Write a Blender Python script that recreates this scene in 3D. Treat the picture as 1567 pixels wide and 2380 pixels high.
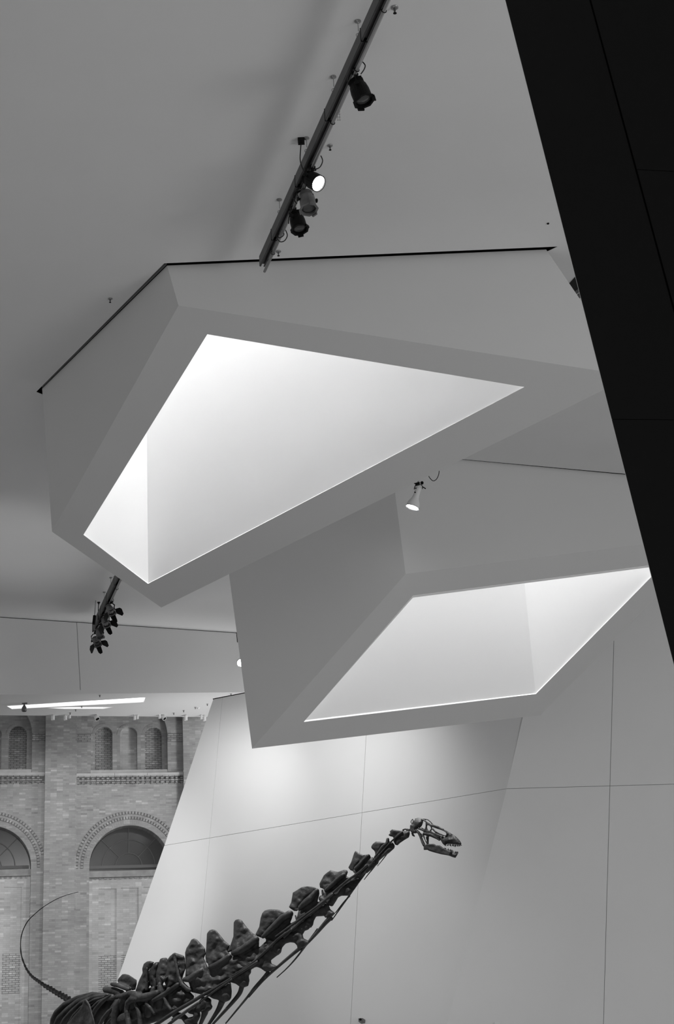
import bpy, bmesh, math, random
from mathutils import Vector, Matrix
from mathutils.geometry import tessellate_polygon

for o in list(bpy.data.objects):
    bpy.data.objects.remove(o, do_unlink=True)
S = bpy.context.scene
COL = S.collection
V = Vector

# ------------------------------------------------------------------ camera
FPX = 3500.0
PITCH = math.atan(1296.0 / FPX)
ROLL = 0.056
CAM = V((0, 0, 1.6))
_F = V((0, math.cos(PITCH), math.sin(PITCH)))
_R0 = V((1, 0, 0)); _U0 = V((0, -math.sin(PITCH), math.cos(PITCH)))
_R = math.cos(ROLL) * _R0 - math.sin(ROLL) * _U0
_U = math.sin(ROLL) * _R0 + math.cos(ROLL) * _U0
cd = bpy.data.cameras.new('camera')
cam = bpy.data.objects.new('camera', cd); COL.objects.link(cam)
cam.matrix_world = Matrix(((_R.x, _U.x, -_F.x, CAM.x), (_R.y, _U.y, -_F.y, CAM.y), (_R.z, _U.z, -_F.z, CAM.z), (0, 0, 0, 1)))
cd.sensor_fit = 'VERTICAL'; cd.sensor_height = 36.0; cd.sensor_width = 24.0
cd.lens = FPX / 2380.0 * 36.0
cd.clip_start = 0.05; cd.clip_end = 300
S.camera = cam

# ------------------------------------------------------------------ light of the room
S.view_settings.view_transform = 'Standard'
S.view_settings.look = 'None'
S.view_settings.gamma = 1.0
S.view_settings.use_curve_mapping = False
S.view_settings.exposure = 0.0
w = bpy.data.worlds.new('world'); S.world = w; w.use_nodes = True
w.node_tree.nodes['Background'].inputs[0].default_value = (1, 1, 1, 1)
w.node_tree.nodes['Background'].inputs[1].default_value = 0.49


def lamp_area(name, loc, target, sx, sy, power):
    d = bpy.data.lights.new(name, 'AREA'); d.shape = 'RECTANGLE'; d.size = sx; d.size_y = sy; d.energy = power
    o = bpy.data.objects.new(name, d); COL.objects.link(o)
    o.location = loc
    o.rotation_euler = (V(target) - V(loc)).to_track_quat('-Z', 'Y').to_euler()
    return o


def lamp_spot(name, loc, target, power, deg, blend=1.0, radius=0.15):
    d = bpy.data.lights.new(name, 'SPOT'); d.energy = power; d.spot_size = math.radians(deg); d.spot_blend = blend
    d.shadow_soft_size = radius
    o = bpy.data.objects.new(name, d); COL.objects.link(o)
    o.location = loc
    o.rotation_euler = (V(target) - V(loc)).to_track_quat('-Z', 'Y').to_euler()
    return o


# daylight from the glazing on the right of the hall, low and behind
lamp_area('window_daylight', (22, 6, 3.0), (0, 28, 13), 9, 5, 1450)


# ------------------------------------------------------------------ pixel -> place
def ray(x, y):
    return _F + ((x - 783.5) * _R + (1190 - y) * _U) / FPX


def P(x, y, D):
    d = ray(x, y); return CAM + d * (D / d.y)


def onz(x, y, z):
    d = ray(x, y); return CAM + d * ((z - CAM.z) / d.z)


class Plane:
    def __init__(s, a, b, c, toward=CAM):
        s.o = a.copy(); n = (b - a).cross(c - a).normalized()
        if n.dot(V(toward) - a) < 0: n = -n
        s.n = n
        s.u = (b - a).normalized(); s.v = s.n.cross(s.u)

    def at(s, x, y):
        d = ray(x, y); return CAM + d * ((s.o - CAM).dot(s.n) / d.dot(s.n))

    def to2(s, p):
        q = p - s.o; return (q.dot(s.u), q.dot(s.v))

    def to3(s, t, h=0.0):
        return s.o + s.u * t[0] + s.v * t[1] + s.n * h


# unseen spot added in the hall to brighten the old brick wall
lamp_spot('brick_wall_fill', (-3, 20, 9), (-10.2, 50.5, 6.0), 9500, 25, .6, .4)
lamp_area('old_wall_side_fill', (1.5, 46.0, 8.5), (-9, 50.5, 8.5), 3, 5, 280)  # added area light behind the slanted wall, grazing the bricks from the right
# unseen spot added for the soft pool of light on the left ceiling
lamp_spot('ceiling_pool_fill', (-15, 27, 1.2), onz(10, 1262, 15.0), 1800, 24, 1.0, .3)
lamp_spot('soffit_bounce_fill', (-2.2, 48.2, 6.5), (-5.8, 48.9, 12.8), 800, 75, 1.0, .3)  # added unseen spot, stands in for light bounced onto the soffit
lamp_spot('low_wall_fill', (-10, 24, 7), P(930, 2230, 39.0), 1300, 21, 1.0, .3)  # added unseen spot, lifts the lower slanted wall beside the crease
# exhibition spots between the lower light box and the slanted wall
lamp_spot('wall_spot', P(715, 1430, 36.8), P(705, 1870, 41.5), 900, 112, 1.0, .2)
lamp_spot('wall_spot', P(561, 1545, 39.6), P(480, 1930, 43.4), 350, 95, 1.0, .2)


def perp(v):
    return v.orthogonal().normalized()


# ------------------------------------------------------------------ materials
MATS = {}


def mat(name, g, rough=0.6, metal=0.0, noise=0.0, nscale=3.0, bump=0.0, bscale=40.0, emit=None, spec=0.5):
    if name in MATS: return MATS[name]
    m = bpy.data.materials.new(name); m.use_nodes = True
    nt = m.node_tree; b = nt.nodes['Principled BSDF']
    b.inputs['Base Color'].default_value = (g, g, g, 1)
    b.inputs['Roughness'].default_value = rough
    b.inputs['Metallic'].default_value = metal
    b.inputs['Specular IOR Level'].default_value = spec
    tc = nt.nodes.new('ShaderNodeTexCoord')
    if noise > 0:
        n = nt.nodes.new('ShaderNodeTexNoise'); n.inputs['Scale'].default_value = nscale
        n.inputs['Detail'].default_value = 5
        nt.links.new(tc.outputs['Object'], n.inputs['Vector'])
        r = nt.nodes.new('ShaderNodeValToRGB')
        lo, hi = g * (1 - noise), min(1, g * (1 + noise))
        r.color_ramp.elements[0].position = 0.3; r.color_ramp.elements[1].position = 0.7
        r.color_ramp.elements[0].color = (lo, lo, lo, 1); r.color_ramp.elements[1].color = (hi, hi, hi, 1)
        nt.links.new(n.outputs['Fac'], r.inputs['Fac']); nt.links.new(r.outputs['Color'], b.inputs['Base Color'])
    if bump > 0:
        n2 = nt.nodes.new('ShaderNodeTexNoise'); n2.inputs['Scale'].default_value = bscale; n2.inputs['Detail'].default_value = 6
        nt.links.new(tc.outputs['Object'], n2.inputs['Vector'])
        bp = nt.nodes.new('ShaderNodeBump'); bp.inputs['Strength'].default_value = bump; bp.inputs['Distance'].default_value = 0.02
        nt.links.new(n2.outputs['Fac'], bp.inputs['Height']); nt.links.new(bp.outputs['Normal'], b.inputs['Normal'])
    if emit:
        b.inputs['Emission Color'].default_value = (1, 1, 1, 1); b.inputs['Emission Strength'].default_value = emit
    MATS[name] = m
    return m


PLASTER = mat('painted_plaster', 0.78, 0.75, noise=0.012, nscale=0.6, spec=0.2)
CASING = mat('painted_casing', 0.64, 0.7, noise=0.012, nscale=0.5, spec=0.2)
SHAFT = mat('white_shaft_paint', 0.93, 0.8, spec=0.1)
GAP = mat('black_joint', 0.004, 0.9, spec=0.0)
SEAM = mat('panel_joint', 0.22, 0.9, spec=0.0)
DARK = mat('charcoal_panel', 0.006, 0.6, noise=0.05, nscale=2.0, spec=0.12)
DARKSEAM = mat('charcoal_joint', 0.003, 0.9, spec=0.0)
EDGE = mat('pale_edge_bead', 0.75, 0.5)
FLOOR = mat('stone_floor', 0.3, 0.4, noise=0.15, nscale=1.5)
STEEL = mat('galvanised_steel', 0.30, 0.38, metal=0.7, noise=0.2, nscale=6)
GREYMETAL = mat('grey_painted_metal', 0.075, 0.5, noise=0.15, nscale=5)
PIPE = mat('pipe_metal', 0.33, 0.35, metal=0.5)
BLACKMETAL = mat('black_painted_metal', 0.006, 0.5, bump=0.1, bscale=30, spec=.12)
GREYCAN = mat('grey_lamp_metal', 0.16, 0.4, metal=0.3, noise=0.25, nscale=9)
WHITEMETAL = mat('white_lamp_metal', 0.8, 0.4)
RUBBER = mat('black_cable', 0.01, 0.5)
LIT = mat('lit_lens', 0.9, 0.3, emit=30.0)
LENS = mat('dark_lens', 0.06, 0.08, spec=0.8)


# ------------------------------------------------------------------ mesh helpers
def link(name, bm, m, parent=None, smooth=False):
    me = bpy.data.meshes.new(name)
    off = parent.matrix_world.translation if parent is not None else V((0, 0, 0))
    par = parent
    if parent is not None:
        off = V(parent['_w']) if '_w' in parent else V((0, 0, 0))
        bmesh.ops.translate(bm, vec=-off, verts=bm.verts)
    bmesh.ops.recalc_face_normals(bm, faces=bm.faces)
    bm.to_mesh(me); bm.free()
    if smooth:
        for p in me.polygons: p.use_smooth = True
    me.materials.append(m)
    o = bpy.data.objects.new(name, me); COL.objects.link(o)
    if par is not None:
        o.parent = par; o['_w'] = tuple(off)
    return o


def thing(name, loc, label, cat, group=None):
    o = bpy.data.objects.new(name, None); COL.objects.link(o)
    o.empty_display_size = 0.2
    o.location = loc; o['_w'] = tuple(loc)
    o['label'] = label; o['category'] = cat
    if group: o['group'] = group
    return o


def tag(o, label, cat, group=None):
    o['label'] = label; o['category'] = cat
    if group: o['group'] = group
    return o


def struct(o):
    o['kind'] = 'structure'; return o


def prism(bm, pts, vec):
    """closed prism from ordered 3D outline pts and offset vec"""
    tris = tessellate_polygon([pts])
    a = [bm.verts.new(p) for p in pts]; b = [bm.verts.new(p + vec) for p in pts]
    for t in tris:
        bm.faces.new([a[i] for i in t]); bm.faces.new([b[i] for i in reversed(t)])
    n = len(pts)
    for i in range(n):
        j = (i + 1) % n
        bm.faces.new((a[i], a[j], b[j], b[i]))


def plate(bm, outer, holes, vec):
    """front face with holes, reveals of the depth vec, and back face"""
    loops = [outer] + holes
    flat = [p for l in loops for p in l]
    tris = tessellate_polygon(loops)
    a = [bm.verts.new(p) for p in flat]; b = [bm.verts.new(p + vec) for p in flat]
    for t in tris:
        try:
            bm.faces.new([a[i] for i in t]); bm.faces.new([b[i] for i in reversed(t)])
        except ValueError:
            pass
    k = 0
    for l in loops:
        n = len(l)
        for i in range(n):
            j = (i + 1) % n
            try: bm.faces.new((a[k + i], a[k + j], b[k + j], b[k + i]))
            except ValueError: pass
        k += n


def box(bm, c, ax, ay, az):
    """box about c with half vectors"""
    vs = []
    for sx in (-1, 1):
        for sy in (-1, 1):
            for sz in (-1, 1):
                vs.append(bm.verts.new(c + ax * sx + ay * sy + az * sz))
    for f in ((0, 1, 3, 2), (4, 6, 7, 5), (0, 4, 5, 1), (2, 3, 7, 6), (0, 2, 6, 4), (1, 5, 7, 3)):
        bm.faces.new([vs[i] for i in f])


def tube(bm, pts, rad, seg=10, cap=True):
    """tube along pts; rad a number or a list"""
    n = len(pts)
    rads = rad if isinstance(rad, (list, tuple)) else [rad] * n
    rings = []; up = None
    for i, p in enumerate(pts):
        t = (pts[min(i + 1, n - 1)] - pts[max(i - 1, 0)])
        if t.length < 1e-9: t = V((0, 0, 1))
        t.normalize()
        if up is None: up = perp(t)
        up = (up - t * up.dot(t))
        if up.length < 1e-6: up = perp(t)
        up.normalize(); s = t.cross(up)
        rings.append([bm.verts.new(p + (up * math.cos(2 * math.pi * k / seg) + s * math.sin(2 * math.pi * k / seg)) * rads[i]) for k in range(seg)])
    for i in range(n - 1):
        for k in range(seg):
            l = (k + 1) % seg
            bm.faces.new((rings[i][k], rings[i][l], rings[i + 1][l], rings[i + 1][k]))
    if cap:
        bm.faces.new(list(reversed(rings[0]))); bm.faces.new(rings[-1])


def lathe(bm, o, axis, prof, seg=20, xdir=None, cap=True):
    """prof: (distance along axis, radius)"""
    axis = axis.normalized(); u = perp(axis) if xdir is None else (xdir - axis * xdir.dot(axis)).normalized()
    v = axis.cross(u); rings = []
    for (t, r) in prof:
        rings.append([bm.verts.new(o + axis * t + (u * math.cos(2 * math.pi * (k + .5) / seg) + v * math.sin(2 * math.pi * (k + .5) / seg)) * max(r, 1e-4)) for k in range(seg)])
    for i in range(len(prof) - 1):
        for k in range(seg):
            l = (k + 1) % seg
            bm.faces.new((rings[i][k], rings[i][l], rings[i + 1][l], rings[i + 1][k]))
    if cap:
        bm.faces.new(list(reversed(rings[0]))); bm.faces.new(rings[-1])


def arc_pts(c, r, a0, a1, n):
    return [(c[0] + r * math.cos(a0 + (a1 - a0) * i / n), c[1] + r * math.sin(a0 + (a1 - a0) * i / n)) for i in range(n + 1)]


# 2D convex clipping for panelled walls
def clip2(poly, a, nrm, off):
    """keep the side (p-a).nrm >= off"""
    out = []; n = len(poly)
    for i in range(n):
        p = poly[i]; q = poly[(i + 1) % n]
        dp = (p[0] - a[0]) * nrm[0] + (p[1] - a[1]) * nrm[1] - off
        dq = (q[0] - a[0]) * nrm[0] + (q[1] - a[1]) * nrm[1] - off
        if dp >= 0: out.append(p)
        if (dp > 0 and dq < 0) or (dp < 0 and dq > 0):
            t = dp / (dp - dq); out.append((p[0] + (q[0] - p[0]) * t, p[1] + (q[1] - p[1]) * t))
    return out if len(out) >= 3 else []


def panelled(name, plane, outline, seams, gap, thick, m, mseam, zmin=None, zmax=None, parent=None, depth=0.012):
    """outline: pixels; seams: (pixel a, pixel b, gap factor, test or None)"""
    poly3 = [plane.at(*p) for p in outline]
    poly = [plane.to2(p) for p in poly3]
    zu, zv = plane.u.z, plane.v.z
    L = math.hypot(zu, zv)
    if zmin is not None: poly = clip2(poly, (0, 0), (zu / L, zv / L), (zmin - plane.o.z) / L)
    if zmax is not None: poly = clip2(poly, (0, 0), (-zu / L, -zv / L), -(zmax - plane.o.z) / L)
    pieces = [poly]
    for (a, b, g, test) in seams:
        a2 = plane.to2(plane.at(*a)); b2 = plane.to2(plane.at(*b))
        d = (b2[0] - a2[0], b2[1] - a2[1]); l = math.hypot(*d); nr = (-d[1] / l, d[0] / l)
        new = []
        for pc in pieces:
            cx = sum(q[0] for q in pc) / len(pc); cy = sum(q[1] for q in pc) / len(pc)
            if test is not None:
                t0, t1, tp = [plane.to2(plane.at(*q)) for q in test]   # same side of line t0-t1 as tp
                s1 = (t1[0] - t0[0]) * (cy - t0[1]) - (t1[1] - t0[1]) * (cx - t0[0])
                s2 = (t1[0] - t0[0]) * (tp[1] - t0[1]) - (t1[1] - t0[1]) * (tp[0] - t0[0])
                if s1 * s2 < 0: new.append(pc); continue
            for sgn in (1, -1):
                q = clip2(pc, a2, (nr[0] * sgn, nr[1] * sgn), gap * g / 2)
                if q: new.append(q)
        pieces = new
    bm = bmesh.new()
    for pc in pieces:
        prism(bm, [plane.to3(q) for q in pc], -plane.n * depth)
    o = link(name, bm, m, parent)
    bm = bmesh.new()
    prism(bm, [plane.to3(q, -depth) for q in poly], -plane.n * thick)
    b = link('joint_backing', bm, mseam, o)
    return o, poly
# ------------------------------------------------------------------ the shell
H = 15.0
# ceiling with openings for the two light boxes
def light_box_corners(gpx, bpx, D, back):
    """corners of a box with flat sides: three ceiling corners, four lower corners"""
    g = [onz(*p, H) for p in gpx]
    q2 = P(*bpx[1], D)
    q1 = Plane(g[0], g[1], q2).at(*bpx[0]); q3 = Plane(g[1], g[2], q2).at(*bpx[2])
    pl = Plane(q1, q2, q3); q4 = pl.at(*bpx[3])
    g4 = V((q4.x + back[0], q4.y + back[1], H))
    return pl, [q1, q2, q3, q4], g + [g4]


box1, BQ, T1 = light_box_corners(((98, 905), (389, 619), (1271, 581.5)), ((121, 1236), (415, 710), (1469.6, 873.7), (375, 1412)), 23.2, (.15, .5))
gap1 = [onz(84, 911, H), onz(382, 612, H), onz(1297, 573, H), onz(1273.5, 584, H), V((T1[3].x - .1, T1[3].y + .9, H))]
box2, BR, T2 = light_box_corners(((505, 1126), (906.5, 1054), (1700, 1127)), ((586, 1740), (943, 1334), (1669.7, 1243), (1257, 1662)), 32.5, (.5, 1.0))
_d = (T2[2] - T2[1]).normalized()
gap2 = [T2[0] + V((-.09, 0, 0)), T2[1] + V((-.03, -.06, 0)), T2[2] + _d * .6 + V((0.03, -.09, 0)), V((T2[3].x + .5, T2[3].y + .6, H))]


def light_box(label, outer, top, opening, plane, shaft_h, gappoly, glass_e, lean=None, bev=0.035, flare=1.45):
    base = sum(outer, V((0, 0, 0))) / 4
    t = thing('skylight_box', base, label, 'skylight')
    top2 = [V((p.x + (p.x - q.x) / (p.z - q.z) * .8, p.y + (p.y - q.y) / (p.z - q.z) * .8, H + .8)) for p, q in zip(top, outer)]
    bm = bmesh.new()
    a = [bm.verts.new(p) for p in outer]; b = [bm.verts.new(p) for p in top2]
    for i in range(4):
        j = (i + 1) % 4; bm.faces.new((a[i], a[j], b[j], b[i]))
    # underside with its opening
    op = opening
    flat = outer + op
    vs = a + [bm.verts.new(p) for p in op]
    for tr in tessellate_polygon([outer, op]):
        bm.faces.new([vs[i] for i in tr])
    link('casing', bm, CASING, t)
    # lining of the shaft: bevelled lip then straight walls
    c = sum(op, V((0, 0, 0))) / len(op)
    up = V((0, 0, 1))
    bm = bmesh.new(); n = len(op)
    r0 = [bm.verts.new(p) for p in op]
    out = []
    for i in range(n):
        e1 = (op[i] - op[i - 1]).normalized(); e2 = (op[(i + 1) % n] - op[i]).normalized()
        n1 = e1.cross(up).normalized(); n2 = e2.cross(up).normalized()
        if n1.dot(op[i - 1] - c) < 0: n1 = -n1
        if n2.dot(op[i] - c) < 0: n2 = -n2
        mm = (n1 + n2); mm = mm / max(mm.dot(n1), .25)
        out.append(op[i] + V((mm.x, mm.y, 0)) * bev + up * bev * .9)
    r1 = [bm.verts.new(p) for p in out]
    ln = lean or [(0, 0)] * n
    out = [V((p.x + l[0], p.y + l[1], H + .5)) for p, l in zip(out, ln)]
    rm = [bm.verts.new(p) for p in out]
    cc = sum(out, V((0, 0, 0))) / n
    tops = [V((cc.x + (p.x - cc.x) * flare, cc.y + (p.y - cc.y) * flare, shaft_h)) for p in out]
    r2 = [bm.verts.new(p) for p in tops]
    for i in range(n):
        j = (i + 1) % n
        bm.faces.new((r0[i], r0[j], r1[j], r1[i])); bm.faces.new((r1[i], r1[j], rm[j], rm[i])); bm.faces.new((rm[i], rm[j], r2[j], r2[i]))
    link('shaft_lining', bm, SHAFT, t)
    bm = bmesh.new()
    bm.faces.new([bm.verts.new(p - V((0, 0, .01))) for p in tops])
    gm = mat('skylight_glass_%d' % int(glass_e), 0.9, 0.3, emit=glass_e)
    link('skylight_glass', bm, gm, t)
    # black sheet closing the joint above the ceiling, shade put into its colour
    bm = bmesh.new()
    
    gq = sum(gappoly, V((0, 0, 0))) / len(gappoly)
    vs = [bm.verts.new(V((p.x + (gq.x - p.x) * .0012, p.y + (gq.y - p.y) * .0012, H + .5))) for p in gappoly]
    tv = [bm.verts.new(V((p.x, p.y, H + .5))) for p in top]
    mp = [0, 1, 2, 2, 3] if len(gappoly) == 5 else [0, 1, 2, 3]
    for i in range(len(gappoly)):
        j = (i + 1) % len(gappoly)
        if mp[i] == mp[j]: bm.faces.new((vs[i], vs[j], tv[mp[i]]))
        else: bm.faces.new((vs[i], vs[j], tv[mp[j]], tv[mp[i]]))
    gc = sum(gappoly, V((0, 0, 0))) / len(gappoly)
    g0 = [bm.verts.new(V((p.x + (gc.x - p.x) * .0012, p.y + (gc.y - p.y) * .0012, H + .004))) for p in gappoly]
    for i in range(len(gappoly)):
        j = (i + 1) % len(gappoly); bm.faces.new((vs[i], vs[j], g0[j], g0[i]))
    # black strips over the casing sides in the joint, colour standing for shade
    a = [bm.verts.new(p + (p - q).normalized() * .015 + V((p.x - base.x, p.y - base.y, 0)).normalized() * .004) for p, q in zip(top, outer)]
    b = [bm.verts.new(V((p.x + (p.x - base.x) * .002, p.y + (p.y - base.y) * .002, H + .5))) for p in top]
    for i in range(4):
        j = (i + 1) % 4; bm.faces.new((a[i], a[j], b[j], b[i]))
    link('shadow_gap', bm, GAP, t)
    return t


open1 = [box1.at(*p) for p in ((194, 1243), (482, 777), (1219, 899.5), (344, 1357))]
light_box('large angular white skylight box with a kite-shaped glowing opening, upper of the two', BQ, T1, open1, box1, 33.0, gap1, 26)
open2 = [box2.at(*p) for p in ((706, 1678), (960, 1389), (1510, 1318.5), (1517, 1338), (1246, 1613))]
light_box('lower angular white skylight box with a slanted four-sided glowing opening above the skull', BR, T2, open2, box2, 30.0, gap2, 52)

bm = bmesh.new()
YS = 31.9
plate(bm, [V((-26, -6, H)), V((26, -6, H)), V((26, YS, H)), V((-26, YS, H))], [gap1], V((0, 0, .3)))
plate(bm, [V((-26, YS, H)), V((26, YS, H)), V((26, 60, H)), V((-26, 60, H))], [gap2], V((0, 0, .3)))
ceil = struct(link('ceiling', bm, PLASTER))

bm = bmesh.new()
prism(bm, [V((-40, -12, 0)), V((40, -12, 0)), V((40, 60, 0)), V((-40, 60, 0))], V((0, 0, -.2)))
struct(link('floor', bm, FLOOR))

# fascia beam that closes the hall ceiling at the back
F0 = onz(0, 1433.5, H); F1 = onz(549, 1470, H); fdir = (F1 - F0).normalized()
fb0 = P(0, 1614, F0.y + .1)
fas = Plane(F0, F1, fb0)
o, _ = panelled('trim_1', fas, [(-700, 1396), (549, 1470), (549, 1494), (720, 1494), (720, 1607), (286, 1611), (-700, 1624)] if False else [(-700, 1390), (800, 1487), (800, 1606.5), (-700, 1621.5)],
                [((178, 1440), (187.5, 1612), 1, None)], .016, .02, PLASTER, SEAM, zmax=H - .022)
struct(o)
bm = bmesh.new()
prism(bm, [fas.to3(fas.to2(fas.at(-700, 1390)), -.04) + V((0, 0, .1)), fas.to3(fas.to2(fas.at(549.5, 1470)), -.04) + V((0, 0, .1)), fas.at(549.5, 1480) - fas.n * .04, fas.at(-700, 1400) - fas.n * .04], -fas.n * .2)
struct(link('trim_2', bm, GAP))
# upright end of the joint beside the lower box
bm = bmesh.new()
prism(bm, [fas.at(549.2, 1470) + fas.n * .004, fas.at(550.2, 1470) + fas.n * .004, fas.at(552.8, 1493) + fas.n * .004, fas.at(551.2, 1493) + fas.n * .004], -fas.n * .05)
struct(link('trim_3', bm, GAP))

# brick wall of the old building
wo = P(250, 2000, 50.0)
wu = V((1, 0.234, 0)).normalized(); wn = V((0.234, -1, 0)).normalized()


class LocalWall:
    def uv(s, x, y, w=0.0):
        o = wo + wn * w; d = ray(x, y); p = CAM + d * ((o - CAM).dot(wn) / d.dot(wn))
        return ((p - wo).dot(wu), p.z)

    def to3(s, t, w=0.0):
        return V((wo.x, wo.y, 0)) + wu * t[0] + V((0, 0, t[1])) + wn * w


W = LocalWall()
zs = W.uv(240, 1664)[1]

# lower ceiling over the old wall (bright soffit) with two slot skylights
sof = Plane(fas.at(0, 1614.5), fas.at(568, 1608.8), W.to3(W.uv(240, 1664, 1.5), 1.5), toward=CAM)
s_out = [sof.at(*p) for p in ((-700, 1621.5), (800, 1606.5), (560, 1667.3), (-700, 1656.5))]
slot1 = [sof.at(*p) for p in ((15.5, 1641), (338, 1621), (334.5, 1632), (28, 1648))]
slot2 = [sof.at(*p) for p in ((108, 1645.6), (158, 1643.4), (264, 1643.4), (240, 1647.3), (150, 1647.6))]
sup = -sof.n if sof.n.z < 0 else sof.n
bm = bmesh.new(); plate(bm, s_out, [slot1, slot2], sup * .12)
sf = struct(link('ceiling_soffit', bm, PLASTER))
sf.name = 'trim_4'
for sl, lab in ((slot1, 'long tapering slot of light in the low ceiling above the brick wall'), (slot2, 'short thin slot of light in the low ceiling, nearer the brick wall')):
    t = thing('slot_skylight', sum(sl, V((0, 0, 0))) / len(sl), lab, 'skylight', 'slot lights in the low ceiling')
    bm = bmesh.new()
    vs = [bm.verts.new(p + sup * .12) for p in sl]; bm.faces.new(vs)
    link('lit_panel', bm, mat('slot_glow', .9, .4, emit=2.2), t)
    bm = bmesh.new()
    a = [bm.verts.new(p + (p - sum(sl, V((0, 0, 0))) / len(sl)) * .004) for p in sl]; b = [bm.verts.new(p + sup * .2) for p in sl]
    for i in range(len(sl)):
        j = (i + 1) % len(sl); bm.faces.new((a[i], a[j], b[j], b[i]))
    link('reveal', bm, PLASTER, t)

# slanted white wall in the middle and the wall on the right, meeting in a crease
cr_top = P(1178, 1833, 39.0); cr_bot = P(1040, 2380, 38.2)
mid = Plane(P(497, 1622, 44.2), cr_top, cr_bot)
o, _ = panelled('wall_middle', mid, [(496, 1624.5), (1254, 1479), (1215, 1668), (1178, 1833), (1040, 2380), (965, 2690), (135, 2690), (275, 2272), (383, 1963)],
                [((383, 1965), (1178, 1833), 1, None), ((517, 1622), (460, 2250), .7, None), ((851, 1715), (815, 2380), .7, None)],
                .012, .3, PLASTER, SEAM, zmin=0)
struct(o)
mid_top = [mid.at(495, 1625) , mid.at(1254, 1479)]
bm = bmesh.new()
prism(bm, [mid.at(*q_) + mid.n * .01 for q_ in ((495, 1625.5), (1254, 1480), (1254, 1477.5), (495, 1624))], -mid.n * .25)
struct(link('trim_5', bm, GAP))
rgt = Plane(cr_top, cr_bot, P(1567, 1823, 39.4))
o, _ = panelled('wall_right', rgt, [(1342, 1101), (2300, 1101), (2300, 2800), (937, 2800), (1040, 2380), (1178, 1833)],
                [((1178, 1833), (1567, 1822.5), 1, None), ((1427, 1497), (1403, 2380), 1, None)],
                .013, .3, PLASTER, SEAM, zmin=0, zmax=H)
struct(o)

# near charcoal wall leaning over on the right
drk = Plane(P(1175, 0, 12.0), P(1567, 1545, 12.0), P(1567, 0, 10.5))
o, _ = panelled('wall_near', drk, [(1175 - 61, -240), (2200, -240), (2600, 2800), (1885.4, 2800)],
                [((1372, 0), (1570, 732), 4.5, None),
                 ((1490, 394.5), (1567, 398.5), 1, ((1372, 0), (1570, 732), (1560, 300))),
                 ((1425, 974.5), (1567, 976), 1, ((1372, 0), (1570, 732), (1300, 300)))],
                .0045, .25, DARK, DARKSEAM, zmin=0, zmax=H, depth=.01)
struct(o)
bm = bmesh.new()
pa = drk.at(1175 - 61, -240); pb = drk.at(1885.4, 2800)
ed = (pb - pa).normalized(); side = ed.cross(drk.n).normalized()
if side.dot(drk.at(1500, 600) - pa) > 0: side = -side
prism(bm, [pa - drk.n * .002, pb - drk.n * .002, pb + side * .006 - drk.n * .002, pa + side * .006 - drk.n * .002], -drk.n * .03)
struct(link('trim_6', bm, EDGE))
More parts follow.
